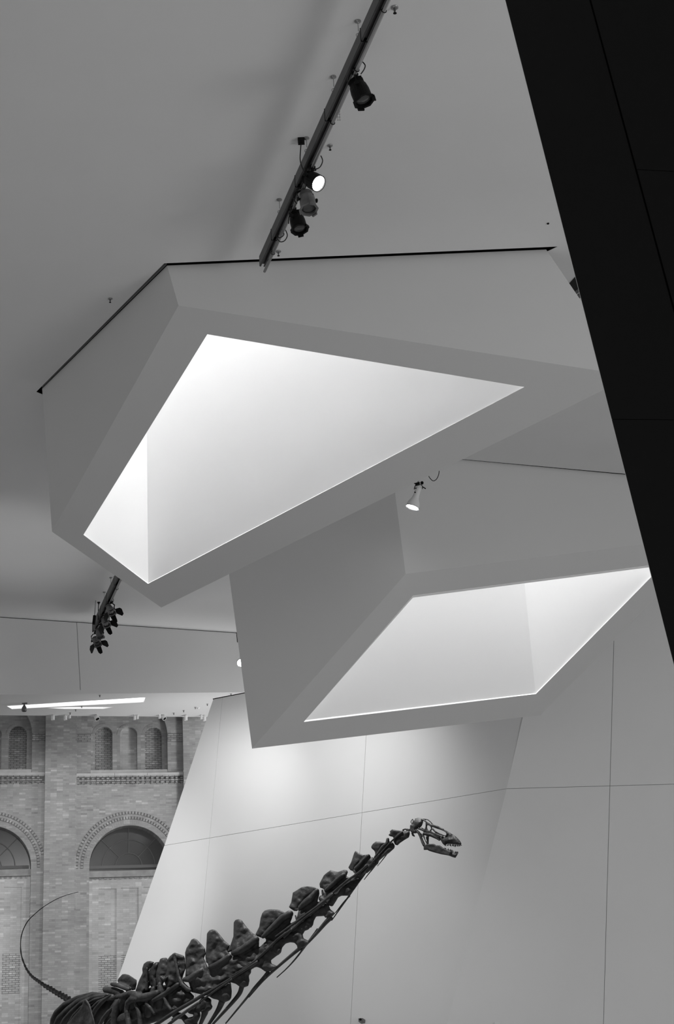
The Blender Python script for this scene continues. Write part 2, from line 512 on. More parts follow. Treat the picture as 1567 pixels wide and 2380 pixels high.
# ------------------------------------------------------------------ brick wall detail
def brick_mat(name, lo, hi, mortar, strong=0.0, msize=0.008, bw=0.2, rh=0.064):
    m = bpy.data.materials.new(name); m.use_nodes = True
    nt = m.node_tree; b = nt.nodes['Principled BSDF']
    b.inputs['Roughness'].default_value = 0.85; b.inputs['Specular IOR Level'].default_value = 0.15
    geo = nt.nodes.new('ShaderNodeNewGeometry')
    du = nt.nodes.new('ShaderNodeVectorMath'); du.operation = 'DOT_PRODUCT'
    du.inputs[1].default_value = tuple(wu)
    nt.links.new(geo.outputs['Position'], du.inputs[0])
    sp = nt.nodes.new('ShaderNodeSeparateXYZ'); nt.links.new(geo.outputs['Position'], sp.inputs[0])
    cb = nt.nodes.new('ShaderNodeCombineXYZ')
    nt.links.new(du.outputs['Value'], cb.inputs[0]); nt.links.new(sp.outputs['Z'], cb.inputs[1])
    br = nt.nodes.new('ShaderNodeTexBrick')
    nt.links.new(cb.outputs[0], br.inputs['Vector'])
    br.inputs['Scale'].default_value = 1.0
    br.inputs['Brick Width'].default_value = bw; br.inputs['Row Height'].default_value = rh
    br.inputs['Mortar Size'].default_value = msize; br.inputs['Mortar Smooth'].default_value = 0.2
    br.inputs['Bias'].default_value = -0.1
    br.inputs['Color1'].default_value = (lo, lo, lo, 1); br.inputs['Color2'].default_value = (hi, hi, hi, 1)
    br.inputs['Mortar'].default_value = (mortar, mortar, mortar, 1)
    # single light or soot-dark bricks: white noise per brick cell, and weather patches
    mp = nt.nodes.new('ShaderNodeMapping'); mp.inputs['Scale'].default_value = (1 / bw, 1 / rh, 1)
    nt.links.new(cb.outputs[0], mp.inputs['Vector'])
    fl = nt.nodes.new('ShaderNodeVectorMath'); fl.operation = 'FLOOR'; nt.links.new(mp.outputs[0], fl.inputs[0])
    wn_ = nt.nodes.new('ShaderNodeTexWhiteNoise'); nt.links.new(fl.outputs[0], wn_.inputs['Vector'])
    r1 = nt.nodes.new('ShaderNodeValToRGB'); nt.links.new(wn_.outputs['Value'], r1.inputs['Fac'])
    e = r1.color_ramp.elements
    e[0].position = 0.0; e[0].color = (.8, .8, .8, 1); e[1].position = 1.0; e[1].color = (1.3, 1.3, 1.3, 1)
    for p_, c_ in ((.1, .94), (.9, 1.03), (.97, 1.25)):
        x = e.new(p_); x.color = (c_, c_, c_, 1)
    n1 = nt.nodes.new('ShaderNodeTexNoise'); n1.inputs['Scale'].default_value = 0.9; n1.inputs['Detail'].default_value = 6
    nt.links.new(geo.outputs['Position'], n1.inputs['Vector'])
    r2 = nt.nodes.new('ShaderNodeValToRGB'); nt.links.new(n1.outputs['Fac'], r2.inputs['Fac'])
    r2.color_ramp.elements[0].position = .3; r2.color_ramp.elements[1].position = .7
    r2.color_ramp.elements[0].color = (.84, .84, .84, 1); r2.color_ramp.elements[1].color = (1.14, 1.14, 1.14, 1)
    m1 = nt.nodes.new('ShaderNodeMix'); m1.data_type = 'RGBA'; m1.blend_type = 'MULTIPLY'; m1.inputs['Factor'].default_value = 1
    m2 = nt.nodes.new('ShaderNodeMix'); m2.data_type = 'RGBA'; m2.blend_type = 'MULTIPLY'; m2.inputs['Factor'].default_value = 1
    nt.links.new(br.outputs['Color'], m1.inputs['A']); nt.links.new(r1.outputs['Color'], m1.inputs['B'])
    nt.links.new(m1.outputs['Result'], m2.inputs['A']); nt.links.new(r2.outputs['Color'], m2.inputs['B'])
    nt.links.new(m2.outputs['Result'], b.inputs['Base Color'])
    MATS[name] = m
    return m


BRICK = brick_mat('grey_brick', .37, .45, .37)
BRICKOPEN = brick_mat('open_jointed_brick', .34, .47, .10, msize=.012)
BRICKNICHE = brick_mat('infill_brick', .38, .5, .2, msize=.012)
BRICKPALE = brick_mat('pale_infill_brick', .55, .61, .52)
BRICKPALEOPEN = brick_mat('pale_open_jointed_brick', .52, .64, .26, msize=.012)
STONE = mat('weathered_stone', .62, .8, noise=.1, nscale=4, spec=.1)
JOINT_SHADE = mat('shadowed_joint', .10, .9, spec=0)  # joint colour with the shade between bricks put in
TRIMSTONE = mat('old_painted_sill', .36, .7, noise=.15, nscale=5, spec=.1)
WINGLASS = mat('dark_window_glass', .055, .18, noise=.12, nscale=1.2, spec=.5)
MUNTIN = mat('grey_glazing_bar', .13, .6)


def U(x, y, w=0.0): return W.uv(x, y, w)[0]
def Z(x, y, w=0.0): return W.uv(x, y, w)[1]


SC = U(301, 1800) - U(300, 1800)          # metres per pixel on the wall
ztop = 15.1; zbot = 0.0


def wbox(bm, u0, u1, z0, z1, w0, w1):
    box(bm, W.to3(((u0 + u1) / 2, (z0 + z1) / 2), (w0 + w1) / 2), wu * abs(u1 - u0) / 2, wn * abs(w1 - w0) / 2, V((0, 0, abs(z1 - z0) / 2)))


wall = None
bays = [  # left edge, right edge, niche left edges, niche width, arch centre, lunette centre px
    dict(l=-214, r=103.5, niches=((-96, 1685), (-39, 1685.5), (20.5, 1684.2)), big=(-17, 1708), lun=(-25.7, 2016), sill=(-108, 73), panes=-36),
    dict(l=177, r=426, niches=((221.8, 1684.7), (280, 1685.3), (338, 1686)), big=(300.7, 1708), lun=(302.5, 2013), sill=(211, 390), panes=296)]
wb = bmesh.new(); infill = bmesh.new(); front2 = bmesh.new()
nich_pale = bmesh.new()
back = bmesh.new()
wbox(back, U(-230, 1900), U(900, 1900), zbot, ztop, -1.1, -.9)
wall = struct(link('wall_back', back, BRICK))
D1, D2 = .2, .4        # recess of the big arch, of the niches in it
LREC = .30
openj = bmesh.new(); pale = bmesh.new(); paleopen = bmesh.new()
for B in bays:
    yref = 1850
    u0, u1 = U(B['l'], yref), U(B['r'], yref)
    bx, by = B['big']; bu, bz = U(bx, by), Z(bx, by); br = 89.7 * SC
    zsill = Z(bx, 1797)
    big = [(bu - br, zsill), (bu + br, zsill)] + arc_pts((bu, bz), br, 0, math.pi, 36)
    ztop_b = max(ztop, bz + br + .3)
    lx, ly = B['lun']; lu, lz = U(lx, ly), Z(lx, ly); lr = 92.5 * SC
    low = [(lu - lr, zbot + .05), (lu + lr, zbot + .05)] + arc_pts((lu, lz), lr, 0, math.pi, 48)
    plate(wb, [W.to3(t) for t in ((u0, zbot), (u1, zbot), (u1, ztop_b), (u0, ztop_b))],
          [[W.to3(t) for t in big], [W.to3(t) for t in low]], -wn * D1)
    # second skin within the big arch, with three niches
    holes = []
    for (nx, ny) in B['niches']:
        a = U(nx, 1740); b_ = a + 40.6 * SC; zb = Z(nx, 1788.5); r_ = (b_ - a) / 2; zt = Z(nx, ny + .5)
        holes.append([(a, zb), (b_, zb)] + arc_pts(((a + b_) / 2, zt - r_), r_, 0, math.pi, 20))
    plate(front2, [W.to3(t, -D1 + .001) for t in ((bu - br - .1, zsill - .1), (bu + br + .1, zsill - .1), (bu + br + .1, ztop_b), (bu - br - .1, ztop_b))],
          [[W.to3(t, -D1 + .001) for t in h] for h in holes], -wn * (D2 - D1))
    for k, h in enumerate(holes):
        tgt = nich_pale if (k == 1) else infill
        a, b_ = h[0][0] - .05, h[1][0] + .05
        wbox(tgt, a, b_, h[0][1] - .05, h[12][1] + .3, -D2 - .1, -D2)
    # deep soffit of the lunette opening down to the glass, and the pale infill below it
    zsl = Z(lx, 2022); zs2 = Z(lx, 2035)
    deep = bmesh.new() if False else None
    lowp = [(lu - lr, zbot + .05), (lu + lr, zbot + .05)] + arc_pts((lu, lz), lr, 0, math.pi, 48)
    loop = [W.to3(t, -D1) for t in lowp]
    va = [wb.verts.new(p) for p in loop]; vb = [wb.verts.new(p - wn * .55) for p in loop]
    for i in range(len(loop)):
        j = (i + 1) % len(loop); wb.faces.new((va[i], va[j], vb[j], vb[i]))
    # infill panel with two shallow recesses showing
    px0 = lx - 92.5
    recs = []
    for (xa, xb_, yt) in ((px0 + 19, px0 + 61, 2065.5), (px0 + 71.5, px0 + 113, 2063.5), (px0 + 124, px0 + 166, 2061.5)):
        recs.append([(U(xa, 2200, -LREC), zbot + .3), (U(xb_, 2200, -LREC), zbot + .3), (U(xb_, 2200, -LREC), Z(xb_, yt, -LREC)), (U(xa, 2200, -LREC), Z(xa, yt, -LREC))])
    plate(pale, [W.to3(t, -LREC) for t in ((lu - lr, zbot), (lu + lr, zbot), (lu + lr, zs2), (lu - lr, zs2))], [[W.to3(t, -LREC) for t in r_] for r_ in recs], -wn * .05)
    for r_ in recs:
        zj = Z(lx, 2218, -LREC); zk = Z(lx, 2312, -LREC)
        wbox(pale, r_[0][0] - .02, r_[1][0] + .02, zj, r_[2][1] + .02, -LREC - .2, -LREC - .045)
        wbox(paleopen, r_[0][0] - .02, r_[1][0] + .02, zk, zj, -LREC - .2, -LREC - .045)
        wbox(pale, r_[0][0] - .02, r_[1][0] + .02, zbot, zk, -LREC - .2, -LREC - .045)
    # open-jointed brick courses under the tooth course
for bm_, nm, m_ in ((wb, 'brick_bay', BRICK), (front2, 'arch_panel', BRICK), (infill, 'niche_infill', BRICKNICHE), (nich_pale, 'niche_infill', BRICKPALE),
                    (pale, 'infill_panel', BRICKPALE), (paleopen, 'infill_panel', BRICKPALEOPEN)):
    link(nm, bm_, m_, wall)
openj.free()
# pilasters
PD = .22
for (xa, xb_) in ((103.5, 177), (426, 700), (-290, -214)):
    bm = bmesh.new(); wbox(bm, U(xa, 1850), U(xb_, 1850), zbot, ztop, -.3, PD)
    link('pilaster', bm, BRICK, wall)
# ledges, sills, tooth course and arch rings
for B in bays:
    lx, ly = B['lun']; bx, by = B['big']
    u0, u1 = U(B['l'], 1800), U(B['r'], 1800)
    zr = Z(bx, 1800)
    dz = SC
    bm = bmesh.new()
    cuts = [u0, u0 + (u1 - u0) * .355, u0 + (u1 - u0) * .66, u1]
    for a, b_ in zip(cuts, cuts[1:]): wbox(bm, a + .004, b_ - .004, zr - 3.2 * dz, zr + 2.8 * dz, -.05, .075)
    link('stone_ledge', bm, STONE, wall)
    bm = bmesh.new(); a, b_ = U(B['sill'][0], 1790), U(B['sill'][1], 1790)
    wbox(bm, a, b_, zr + 4 * dz, zr + 11.2 * dz, -.2, -.02)
    link('stone_sill', bm, STONE, wall)
    # tooth course: three brick courses stepping out and in
    bm = bmesh.new(); pitch = 11.45 * SC; k = 0; u = u0 + .02
    while u < u1 - .08:
        for c_, o_ in ((0, 0), (1, 0), (2, 0)):
            zc = zr - (7.0 + 5.2 * c_) * dz
            sh = 0 if c_ != 1 else 0
            wbox(bm, u + sh, min(u + sh + 5.6 * SC, u1), zc - 4.2 * dz, zc, -.02, .05)
        wbox(bm, u + 5.6 * SC, min(u + pitch, u1), zr - 16.2 * dz, zr - 12.6 * dz, -.02, .035)
        u += pitch
    wbox(bm, u0, u1, zr - 5.9 * dz, zr - 3.2 * dz, -.02, .06)
    link('tooth_course', bm, BRICKNICHE, wall)
    bm = bmesh.new(); wbox(bm, u0, u1, zr - 23.0 * dz, zr - 5.9 * dz, -.02, .002)
    link('tooth_joint', bm, BRICKOPEN, wall)
    bm = bmesh.new(); wbox(bm, u0, u1, zr - 17.2 * dz, zr - 6.0 * dz, .0, .006)
    link('tooth_shade', bm, mat('shade_toned_joint', .2, .9, spec=0), wall)  # dark sheet between the teeth, recess shade put into its colour
    # impost band beside the niches
    bm = bmesh.new()
    bu = U(bx, by); br = 89.7 * SC
    zi = Z(bx, 1722)
    for a, b_ in ((u0, bu - br - .005), (bu + br + .005, u1)):
        wbox(bm, a, b_, zi - .03, zi + 17 * dz, -.02, .012)
    link('impost_band', bm, BRICKNICHE, wall)
    # rings of brick headers round the lunette
    lu, lz = U(lx, ly), Z(lx, ly)
    bm = bmesh.new(); bs = bmesh.new()
    for (ra, rb) in ((118.0, 124.6), (106.2, 112.8)):
        n = 52
        for i in range(n + 1):
            th = math.pi * i / n
            er = V((math.cos(th), math.sin(th), 0)); et = V((-math.sin(th), math.cos(th), 0))
            rm = (ra + rb) / 2 * SC; hh = (rb - ra) / 2 * SC
            c = (lu + rm * er.x, lz + rm * er.y)
            if not (u0 + .02 < c[0] < u1 - .02): continue
            e3r = (wu * er.x + V((0, 0, er.y))); e3t = (wu * et.x + V((0, 0, et.y)))
            sp_ = math.pi * rm / n
            box(bm, W.to3(c, .014), e3r * hh * .86, e3t * sp_ * .30, wn * .02)
            box(bs, W.to3(c, .001), e3r * hh * 1.05, e3t * sp_ * .47, wn * .004)
    link('arch_header', bm, BRICK, wall); link('arch_joint', bs, mat('shade_toned_joint', .2, .9, spec=0), wall)  # arch joints share the tone that carries shade in its colour
    bm = bmesh.new()
    n = 60
    for i in range(n):      # soldier bricks round the arch
        th = math.pi * (i + .5) / n
        er = V((math.cos(th), math.sin(th), 0)); et = V((-math.sin(th), math.cos(th), 0))
        c = (lu + 99.2 * SC * er.x, lz + 99.2 * SC * er.y)
        if not (u0 + .02 < c[0] < u1 - .02): continue
        box(bm, W.to3(c, 0), (wu * er.x + V((0, 0, er.y))) * 6 * SC, (wu * et.x + V((0, 0, et.y))) * (math.pi * 99 * SC / n * .45), wn * .006)
    link('arch_brick', bm, BRICK, wall)
    bm = bmesh.new()
    for (nx, ny) in B['niches']:
        a = U(nx, 1740); r_ = 20.3 * SC; zt = Z(nx, ny + .5) - r_
        for i in range(13):
            th = math.pi * (i + .5) / 13
            er = V((math.cos(th), math.sin(th), 0)); et = V((-math.sin(th), math.cos(th), 0)); rr = r_ + 3.6 * SC
            box(bm, W.to3((a + r_ + rr * er.x, zt + rr * er.y), -D1), (wu * er.x + V((0, 0, er.y))) * 3.2 * SC, (wu * et.x + V((0, 0, et.y))) * (math.pi * rr / 13 * .46), wn * .008)
    link('niche_arch', bm, BRICK, wall)

# lunette windows
for k, B in enumerate(bays):
    lx, ly = B['lun']; lu, lz = U(lx, ly), Z(lx, ly); lr = 92.5 * SC
    wd = -.62
    bm = bmesh.new()
    pts = [(lu - lr - .0, lz - .16), (lu + lr, lz - .16)] + arc_pts((lu, lz), lr, 0, math.pi, 40)
    prism(bm, [W.to3(t, wd) for t in pts], -wn * .02)
    g = struct(link('window_%d' % (k + 1), bm, WINGLASS))
    bm = bmesh.new()
    cu, cz = U(lx - 3.5, ly - .5, wd), Z(lx - 3.5, ly - .5, wd)
    for r_ in (30.7, 61.3):
        tube(bm, [W.to3(t, wd + .02) for t in arc_pts((cu, cz - .03), r_ * SC, 0, math.pi, 30)], .016, 6)
    for th in (45, 90, 135):
        c_, s_ = math.cos(math.radians(th)), math.sin(math.radians(th))
        tube(bm, [W.to3((cu + c_ * q * SC, cz - .03 + s_ * q * SC), wd + .02) for q in (30.7, 91)], .014, 6)
    box(bm, W.to3((cu, cz - .03), wd + .03), wu * lr, wn * .03, V((0, 0, .05)))
    link('glazing_bar', bm, MUNTIN, g)
    bm = bmesh.new()
    zz = Z(lx, 2021)
    wbox(bm, lu - lr, lu + lr, zz - 12.5 * SC, zz, -.68, -.18)
    wbox(bm, lu - lr, lu + lr, zz - 14.5 * SC, zz - 12 * SC, -.5, -.14)
    j = 0; uu = lu - lr
    while uu < lu + lr - .06:
        wbox(bm, uu, uu + 5.6 * SC, zz - 18.3 * SC, zz - 15.2 * SC, -.5, -.22); uu += 11.5 * SC
    link('window_sill', bm, TRIMSTONE, g)
# ------------------------------------------------------------------ lighting tracks
def ring(c, nrm, r, n=20, a0=0, a1=2 * math.pi, ref=None):
    nrm = nrm.normalized(); u = perp(nrm) if ref is None else (ref - nrm * ref.dot(nrm)).normalized(); v = nrm.cross(u)
    return [c + (u * math.cos(a0 + (a1 - a0) * i / n) + v * math.sin(a0 + (a1 - a0) * i / n)) * r for i in range(n + 1)]


def spline(pts, n=8):
    out = []
    q = [pts[0]] + list(pts) + [pts[-1]]
    for i in range(1, len(q) - 2):
        for k in range(n):
            t = k / n
            out.append(0.5 * ((2 * q[i]) + (q[i + 1] - q[i - 1]) * t + (2 * q[i - 1] - 5 * q[i] + 4 * q[i + 1] - q[i + 2]) * t * t + (3 * q[i] - q[i - 1] - 3 * q[i + 1] + q[i + 2]) * t ** 3))
    out.append(pts[-1]); return out


def track(label, a, b, hgt, wid, pipe_a, pipe_b, joints, hang, prad=.024):
    """a, b: lower left edge of the channel; the channel stands hgt tall and wid wide"""
    base = (a + b) / 2
    t = thing('lighting_track', base, label, 'lighting track')
    d = (b - a).normalized(); side = d.cross(V((0, 0, 1))).normalized()
    if side.x < 0: side = -side
    up = V((0, 0, 1))
    L = (b - a).length / 2; c = (a + b) / 2
    bm = bmesh.new()
    th = .006
    box(bm, c + up * hgt / 2, d * L, side * th, up * hgt / 2)                      # left web
    box(bm, c + side * wid + up * hgt / 2, d * L, side * th, up * hgt / 2)         # right web
    box(bm, c + side * wid * .5 + up * hgt, d * L, side * wid * .5, up * th)        # top flange
    box(bm, c + side * wid * .12, d * L, side * wid * .12, up * th)
    box(bm, c + side * wid * .88, d * L, side * wid * .12, up * th)
    box(bm, c + side * wid * .5 + up * hgt * .3, d * L, side * wid * .5, up * th)
    link('channel', bm, GREYMETAL, t)
    bm = bmesh.new()
    tube(bm, [pipe_a, pipe_b], prad, 12)
    link('pipe', bm, PIPE, t, True)
    for f in joints:
        p = a + (b - a) * f
        bm = bmesh.new()
        box(bm, p + side * wid * .5 + up * hgt * .5, d * .008, side * (wid * .5 + th * 1.8), up * (hgt * .5 + th * 1.6))
        link('joint_band', bm, BLACKMETAL, t)
    for f in hang:
        p = a + (b - a) * f + side * wid * .5 + up * hgt
        bm = bmesh.new(); q = V((p.x, p.y, H))
        lathe(bm, q, V((0, 0, -1)), [(0, .045), (.012, .045), (.03, .012), (.035, .008)], 14)
        tube(bm, [q, p + up * .14], .006, 6)
        tube(bm, ring(p + up * .07, d, .035, 16), .006, 6, False)
        link('hanger', bm, STEEL, t)
    # clips holding the pipe
    n = max(2, int(2 * L / 1.1))
    for i in range(n):
        f = (i + .5) / n
        p = pipe_a + (pipe_b - pipe_a) * f
        q = a + (b - a) * f + side * wid * .6
        bm = bmesh.new()
        tube(bm, ring(p, d, prad * 1.35, 14), .006, 6, False)
        tube(bm, [p + up * prad, q], .007, 6)
        link('pipe_clip', bm, BLACKMETAL, t)
    return t, d, side


ZB = 14.50
ta, tb = onz(604, 618.6, ZB), onz(905, -50, ZB)
tb = onz(883 + 22.6, -50, ZB)
tdir = (tb - ta)
pa_, pb_ = onz(615, 631, ZB - .06), onz(905 + 22, -50, ZB - .06)
trk, td, tsd = track('long dark lighting track with a pipe, running out at the top of the view', ta, tb, .19, .085, pa_, pb_,
                     (.12, .34, .58, .83), (.18, .42, .63, .80))


def on_pipe(y, a=pa_, b=pb_):
    """point of the pipe seen at image height y"""
    lo, hi = 0.0, 1.0
    for _ in range(40):
        m_ = (lo + hi) / 2; p = a + (b - a) * m_
        v = p - CAM; yy = 1190 - FPX * v.dot(_U) / v.dot(_F)
        if yy > y: lo = m_
        else: hi = m_
    return a + (b - a) * lo


def stage_lamp(label, rear, front, grab, rad, m, lit=0, doors=False, group=None, tdv=None, cable=None, gel=True, clampm=None, roll=0.0, cat='spotlight', spread=38):
    """rear, front: ends of the housing; grab: the point of the pipe it hangs from"""
    ax = (front - rear); L = ax.length; ax.normalize()
    cm = clampm or BLACKMETAL
    t = thing('stage_light', rear, label, cat, group)
    k = rad
    refx = (ax.cross(V((0, 0, 1)))).normalized()
    if roll: refx = (Matrix.Rotation(roll, 4, ax) @ refx)
    bm = bmesh.new()
    lathe(bm, rear, ax, [(0, k * .42), (.02, k * .66), (L * .10, k * .74), (L * .26, k * .78), (L * .34, k * .92), (L * .55, k * 1.0), (L * .9, k * 1.0), (L, k), (L, k * .9), (L * .93, k * .88)], 22, cap=False)
    for a_ in range(5):
        lathe(bm, rear + ax * (L * (.06 + .045 * a_)), ax, [(0, k * .72), (.001, k * .80), (.006, k * .80), (.007, k * .72)], 22)
    bm.faces.new([v for v in sorted([v for v in bm.verts if (v.co - rear).dot(ax) < 1e-5 and (v.co - rear).length < k * .45], key=lambda v: math.atan2((v.co - rear).dot(ax.cross(refx)), (v.co - rear).dot(refx)))][:22])
    link('housing', bm, m, t, False)
    bm = bmesh.new()
    lathe(bm, rear + ax * L * .9, ax, [(0, k * .5), (.0, k * .89), (.008, k * .87), (.016, k * .6), (.02, k * .05)], 22)
    ln = link('lens', bm, LIT if lit else LENS, t, True)
    if lit: ln['label'] = 'glowing lens'
    if gel:
        bm = bmesh.new()
        n = 8; o8 = [front + (refx * math.cos(math.pi * (2 * i + 1) / n) + ax.cross(refx) * math.sin(math.pi * (2 * i + 1) / n)) * k * 1.22 for i in range(n)]
        i8 = [front + (refx * math.cos(math.pi * (2 * i + 1) / n) + ax.cross(refx) * math.sin(math.pi * (2 * i + 1) / n)) * k * .93 for i in range(n)]
        plate(bm, o8, [i8], ax * .012)
        link('gel_frame', bm, m, t)
        for i in range(3):
            bm = bmesh.new()
            th = math.pi * 2 * i / 3 + .5
            rr = refx * math.cos(th) + ax.cross(refx) * math.sin(th)
            box(bm, front + rr * k * 1.12 + ax * .02, rr * .012, rr.cross(ax) * k * .35, ax * .02)
            link('frame_clip', bm, m, t)
    # yoke and pivots
    sd = refx
    mid_ = rear + ax * L * .45
    up = (grab - mid_).normalized()
    sd = (sd - up * sd.dot(up)).normalized()
    topc = grab - up * .075
    w_ = k * 1.12
    bm = bmesh.new()
    pts = [mid_ + sd * w_, mid_ + sd * w_ + (topc - mid_) * .72, topc + sd * w_ * .45, topc - sd * w_ * .45, mid_ - sd * w_ + (topc - mid_) * .72, mid_ - sd * w_]
    for p, q in zip(pts, pts[1:]):
        dd = (q - p); l_ = dd.length; dd.normalize(); nn = dd.cross(ax if abs(dd.dot(ax)) < .9 else up).normalized()
        box(bm, (p + q) / 2, dd * (l_ / 2 + .004), nn * .004, dd.cross(nn) * .014)
    link('yoke', bm, cm, t)
    for s_ in (1, -1):
        bm = bmesh.new()
        lathe(bm, mid_ + sd * s_ * k * .9, sd * s_, [(0, .02), (k * .3, .02), (k * .3, .034), (k * .3 + .018, .034), (k * .3 + .02, .02)], 12)
        link('pivot_knob', bm, cm, t)
    # hook clamp over the pipe with its bolts
    pd = (tdv or td)
    bm = bmesh.new()
    tube(bm, ring(grab, pd, .038, 14, math.radians(-60), math.radians(200), ref=V((1, 0, .1))), .012, 8)
    box(bm, grab - up * .052, sd * .018, up * .028, sd.cross(up) * .02)
    tube(bm, [grab - up * .05, grab - up * .05 + V((.075, -.02, -.005))], .009, 8)
    tube(bm, [grab - up * .078, grab - up * .078 + V((.06, -.03, -.01))], .008, 8)
    link('clamp', bm, cm, t)
    if cable:
        for pts in cable:
            bm = bmesh.new(); tube(bm, spline(pts), .0085, 7)
            link('cable', bm, RUBBER, t, True)
    if doors:
        hinge = k * 1.08; ln_ = k * 2.2
        for i in range(4):
            th = roll + math.pi / 2 * i
            rr = refx * math.cos(math.pi / 2 * i) + ax.cross(refx) * math.sin(math.pi / 2 * i)
            tt = ax.cross(rr)
            a_ = math.radians(spread if i % 2 == 0 else spread * .75)
            fd = (ax * math.cos(a_) + rr * math.sin(a_)).normalized()
            h0 = front + rr * hinge
            bm = bmesh.new()
            w0, w1 = (k * .82, k * 1.55) if i % 2 == 0 else (k * .7, k * .6)
            prism(bm, [h0 + tt * w0, h0 - tt * w0, h0 - tt * w1 + fd * ln_ * .72, h0 - tt * w1 * .45 + fd * ln_, h0 + tt * w1 * .75 + fd * ln_ * .95, h0 + tt * w1 + fd * ln_ * .72], fd.cross(tt) * .004)
            link('barn_door', bm, BLACKMETAL, t)
    return t


def at_pipe(px, py, ref, dd=0.0):
    return P(px, py, ref.y + dd)


g1 = 'spotlights hung on the long track'
g = on_pipe(172)
stage_lamp('black spotlight hung alone on the upper part of the long track', at_pipe(826, 186, g), at_pipe(846, 234, g, -.02), g, .132, BLACKMETAL, group=g1,
           cable=[[at_pipe(829, 156, g), at_pipe(816, 164, g, -.05), at_pipe(808, 182, g, -.05), at_pipe(810, 198, g)],
                  [at_pipe(843, 144, g), at_pipe(849, 152, g), at_pipe(846, 162, g), at_pipe(839, 172, g)]])
g = on_pipe(388)
stage_lamp('switched-on spotlight with a glowing lens on the long track', at_pipe(712, 411, g, .03), at_pipe(741, 427, g, -.10), g, .132, BLACKMETAL, lit=1, group=g1, gel=False,
           cable=[[at_pipe(746, 362, g), at_pipe(750, 374, g), at_pipe(744, 388, g), at_pipe(733, 394, g)],
                  [at_pipe(724, 386, g), at_pipe(713, 410, g, -.05), at_pipe(710, 436, g, -.05), at_pipe(701, 441, g)]])
bm = bmesh.new(); q0 = at_pipe(757, 437, g, -.12); q1 = at_pipe(761, 431, g, -.12)
g = on_pipe(437)
stage_lamp('grey metal spotlight pointing down, just below the glowing one', at_pipe(711, 447, g, -.03), at_pipe(718, 486, g, -.11), g, .124, GREYCAN, group=g1,
           cable=[[at_pipe(712, 418, g), at_pipe(702, 432, g, -.05), at_pipe(700, 444, g, -.05), at_pipe(708, 450, g)],
                  [at_pipe(699, 438, g), at_pipe(684, 446, g, -.05), at_pipe(682, 460, g, -.05), at_pipe(690, 474, g)]])
g = on_pipe(484)
stage_lamp('black spotlight pointing down, lowest of the cluster on the long track', at_pipe(686, 494, g, -.03), at_pipe(697, 533, g, -.07), g, .124, BLACKMETAL, group=g1,
           cable=[[at_pipe(675, 487, g), at_pipe(672, 505, g), at_pipe(671, 520, g)]])
# coil of spare cable near the end of the pipe
g = on_pipe(545)
bm = bmesh.new()
tube(bm, spline([at_pipe(654, 530, g), at_pipe(660, 545, g, -.05), at_pipe(650, 553, g, -.05), at_pipe(646, 548, g), at_pipe(649, 543, g)]), .0085, 7)
tube(bm, spline([at_pipe(664, 535, g), at_pipe(668, 547, g, -.04), at_pipe(662, 559, g, -.04), at_pipe(652, 562, g, -.04), at_pipe(645, 555, g, -.02), at_pipe(645, 544, g)]), .0085, 7)
o = link('cable_coil', bm, RUBBER, None, True); tag(o, 'loose black cable loop tied round the lower end of the long track', 'cable')
# mains box on the ceiling with its cable drop
c = onz(700, 324, H)
t = thing('junction_box', c, 'small square black box on the ceiling with a cable dropping to the long track', 'junction box')
bm = bmesh.new(); box(bm, c - V((0, 0, .03)), V((.05, 0, 0)), V((0, .06, 0)), V((0, 0, .03))); link('housing', bm, BLACKMETAL, t)
g = on_pipe(400)
bm = bmesh.new(); tube(bm, spline([c - V((0, 0, .06)), at_pipe(699, 345, g, -.1), at_pipe(698, 372, g, -.15), at_pipe(704, 393, g, -.15), at_pipe(713, 412, g, -.1), g]), .0085, 7); link('cable', bm, RUBBER, t, True)


def safety_chain(px, py, n):
    g = on_pipe(py)
    t = thing('safety_chain', g, 'short loose chain dangling from the pipe of the long track below the single black spotlight', 'chain')
    for i in range(n):
        for s_ in (-1, 1):
            bm = bmesh.new()
            c = g + V((s_ * .014, -.02, -.03 - i * .024))
            tube(bm, ring(c, V((1, 0, 0)) if i % 2 else V((0, 1, 0)), .009, 10), .0028, 5, False)
            link('link', bm, STEEL, t)


safety_chain(790, 257, 7)

# second track far behind the upper box
ZB2 = 14.42
a2_, b2_ = onz(214.5, 1468.5, ZB2), onz(285, 1318, ZB2)
trk2, td2, ts2 = track('short far lighting track coming out from behind the upper skylight box', a2_, b2_, .24, .13, onz(228, 1462, ZB2 - .1), onz(293, 1322, ZB2 - .1), (.3, .5, .75), (.35, .57), .03)
PA2, PB2 = onz(228, 1462, ZB2 - .1), onz(293, 1322, ZB2 - .1)
g2 = 'spotlights hung on the far track'
for (gy, r_, f_, dr, lab, mm) in (
        (1397, (251, 1408, 0), (260, 1424, -.15), True, 'grey spotlight with splayed black barn doors, highest on the far track', GREYCAN),
        (1425, (240, 1438, 0), (248, 1452, -.15), True, 'grey spotlight with black barn doors spread wide, second on the far track', GREYCAN),
        (1447, (228, 1462, 0), (233, 1480, -.1), False, 'grey spotlight without barn doors near the end of the far track', GREYCAN),
        (1460, (220, 1482, 0), (227, 1497, -.12), True, 'grey spotlight with black barn doors, lowest on the far track', GREYCAN)):
    g = on_pipe(gy, PA2, PB2)
    lp = stage_lamp(lab, at_pipe(r_[0], r_[1], g, r_[2]), at_pipe(f_[0], f_[1], g, f_[2]), g if gy < 1460 else g + V((-.12, 0, -.1)), .105, mm, doors=dr, group=g2, tdv=td2, roll=.7,
                    cable=[[at_pipe(r_[0] + 10, r_[1] - 22, g), at_pipe(r_[0] + 13, r_[1] - 12, g), at_pipe(r_[0] + 6, r_[1] - 4, g)]] if gy == 1397 else None, spread=48)
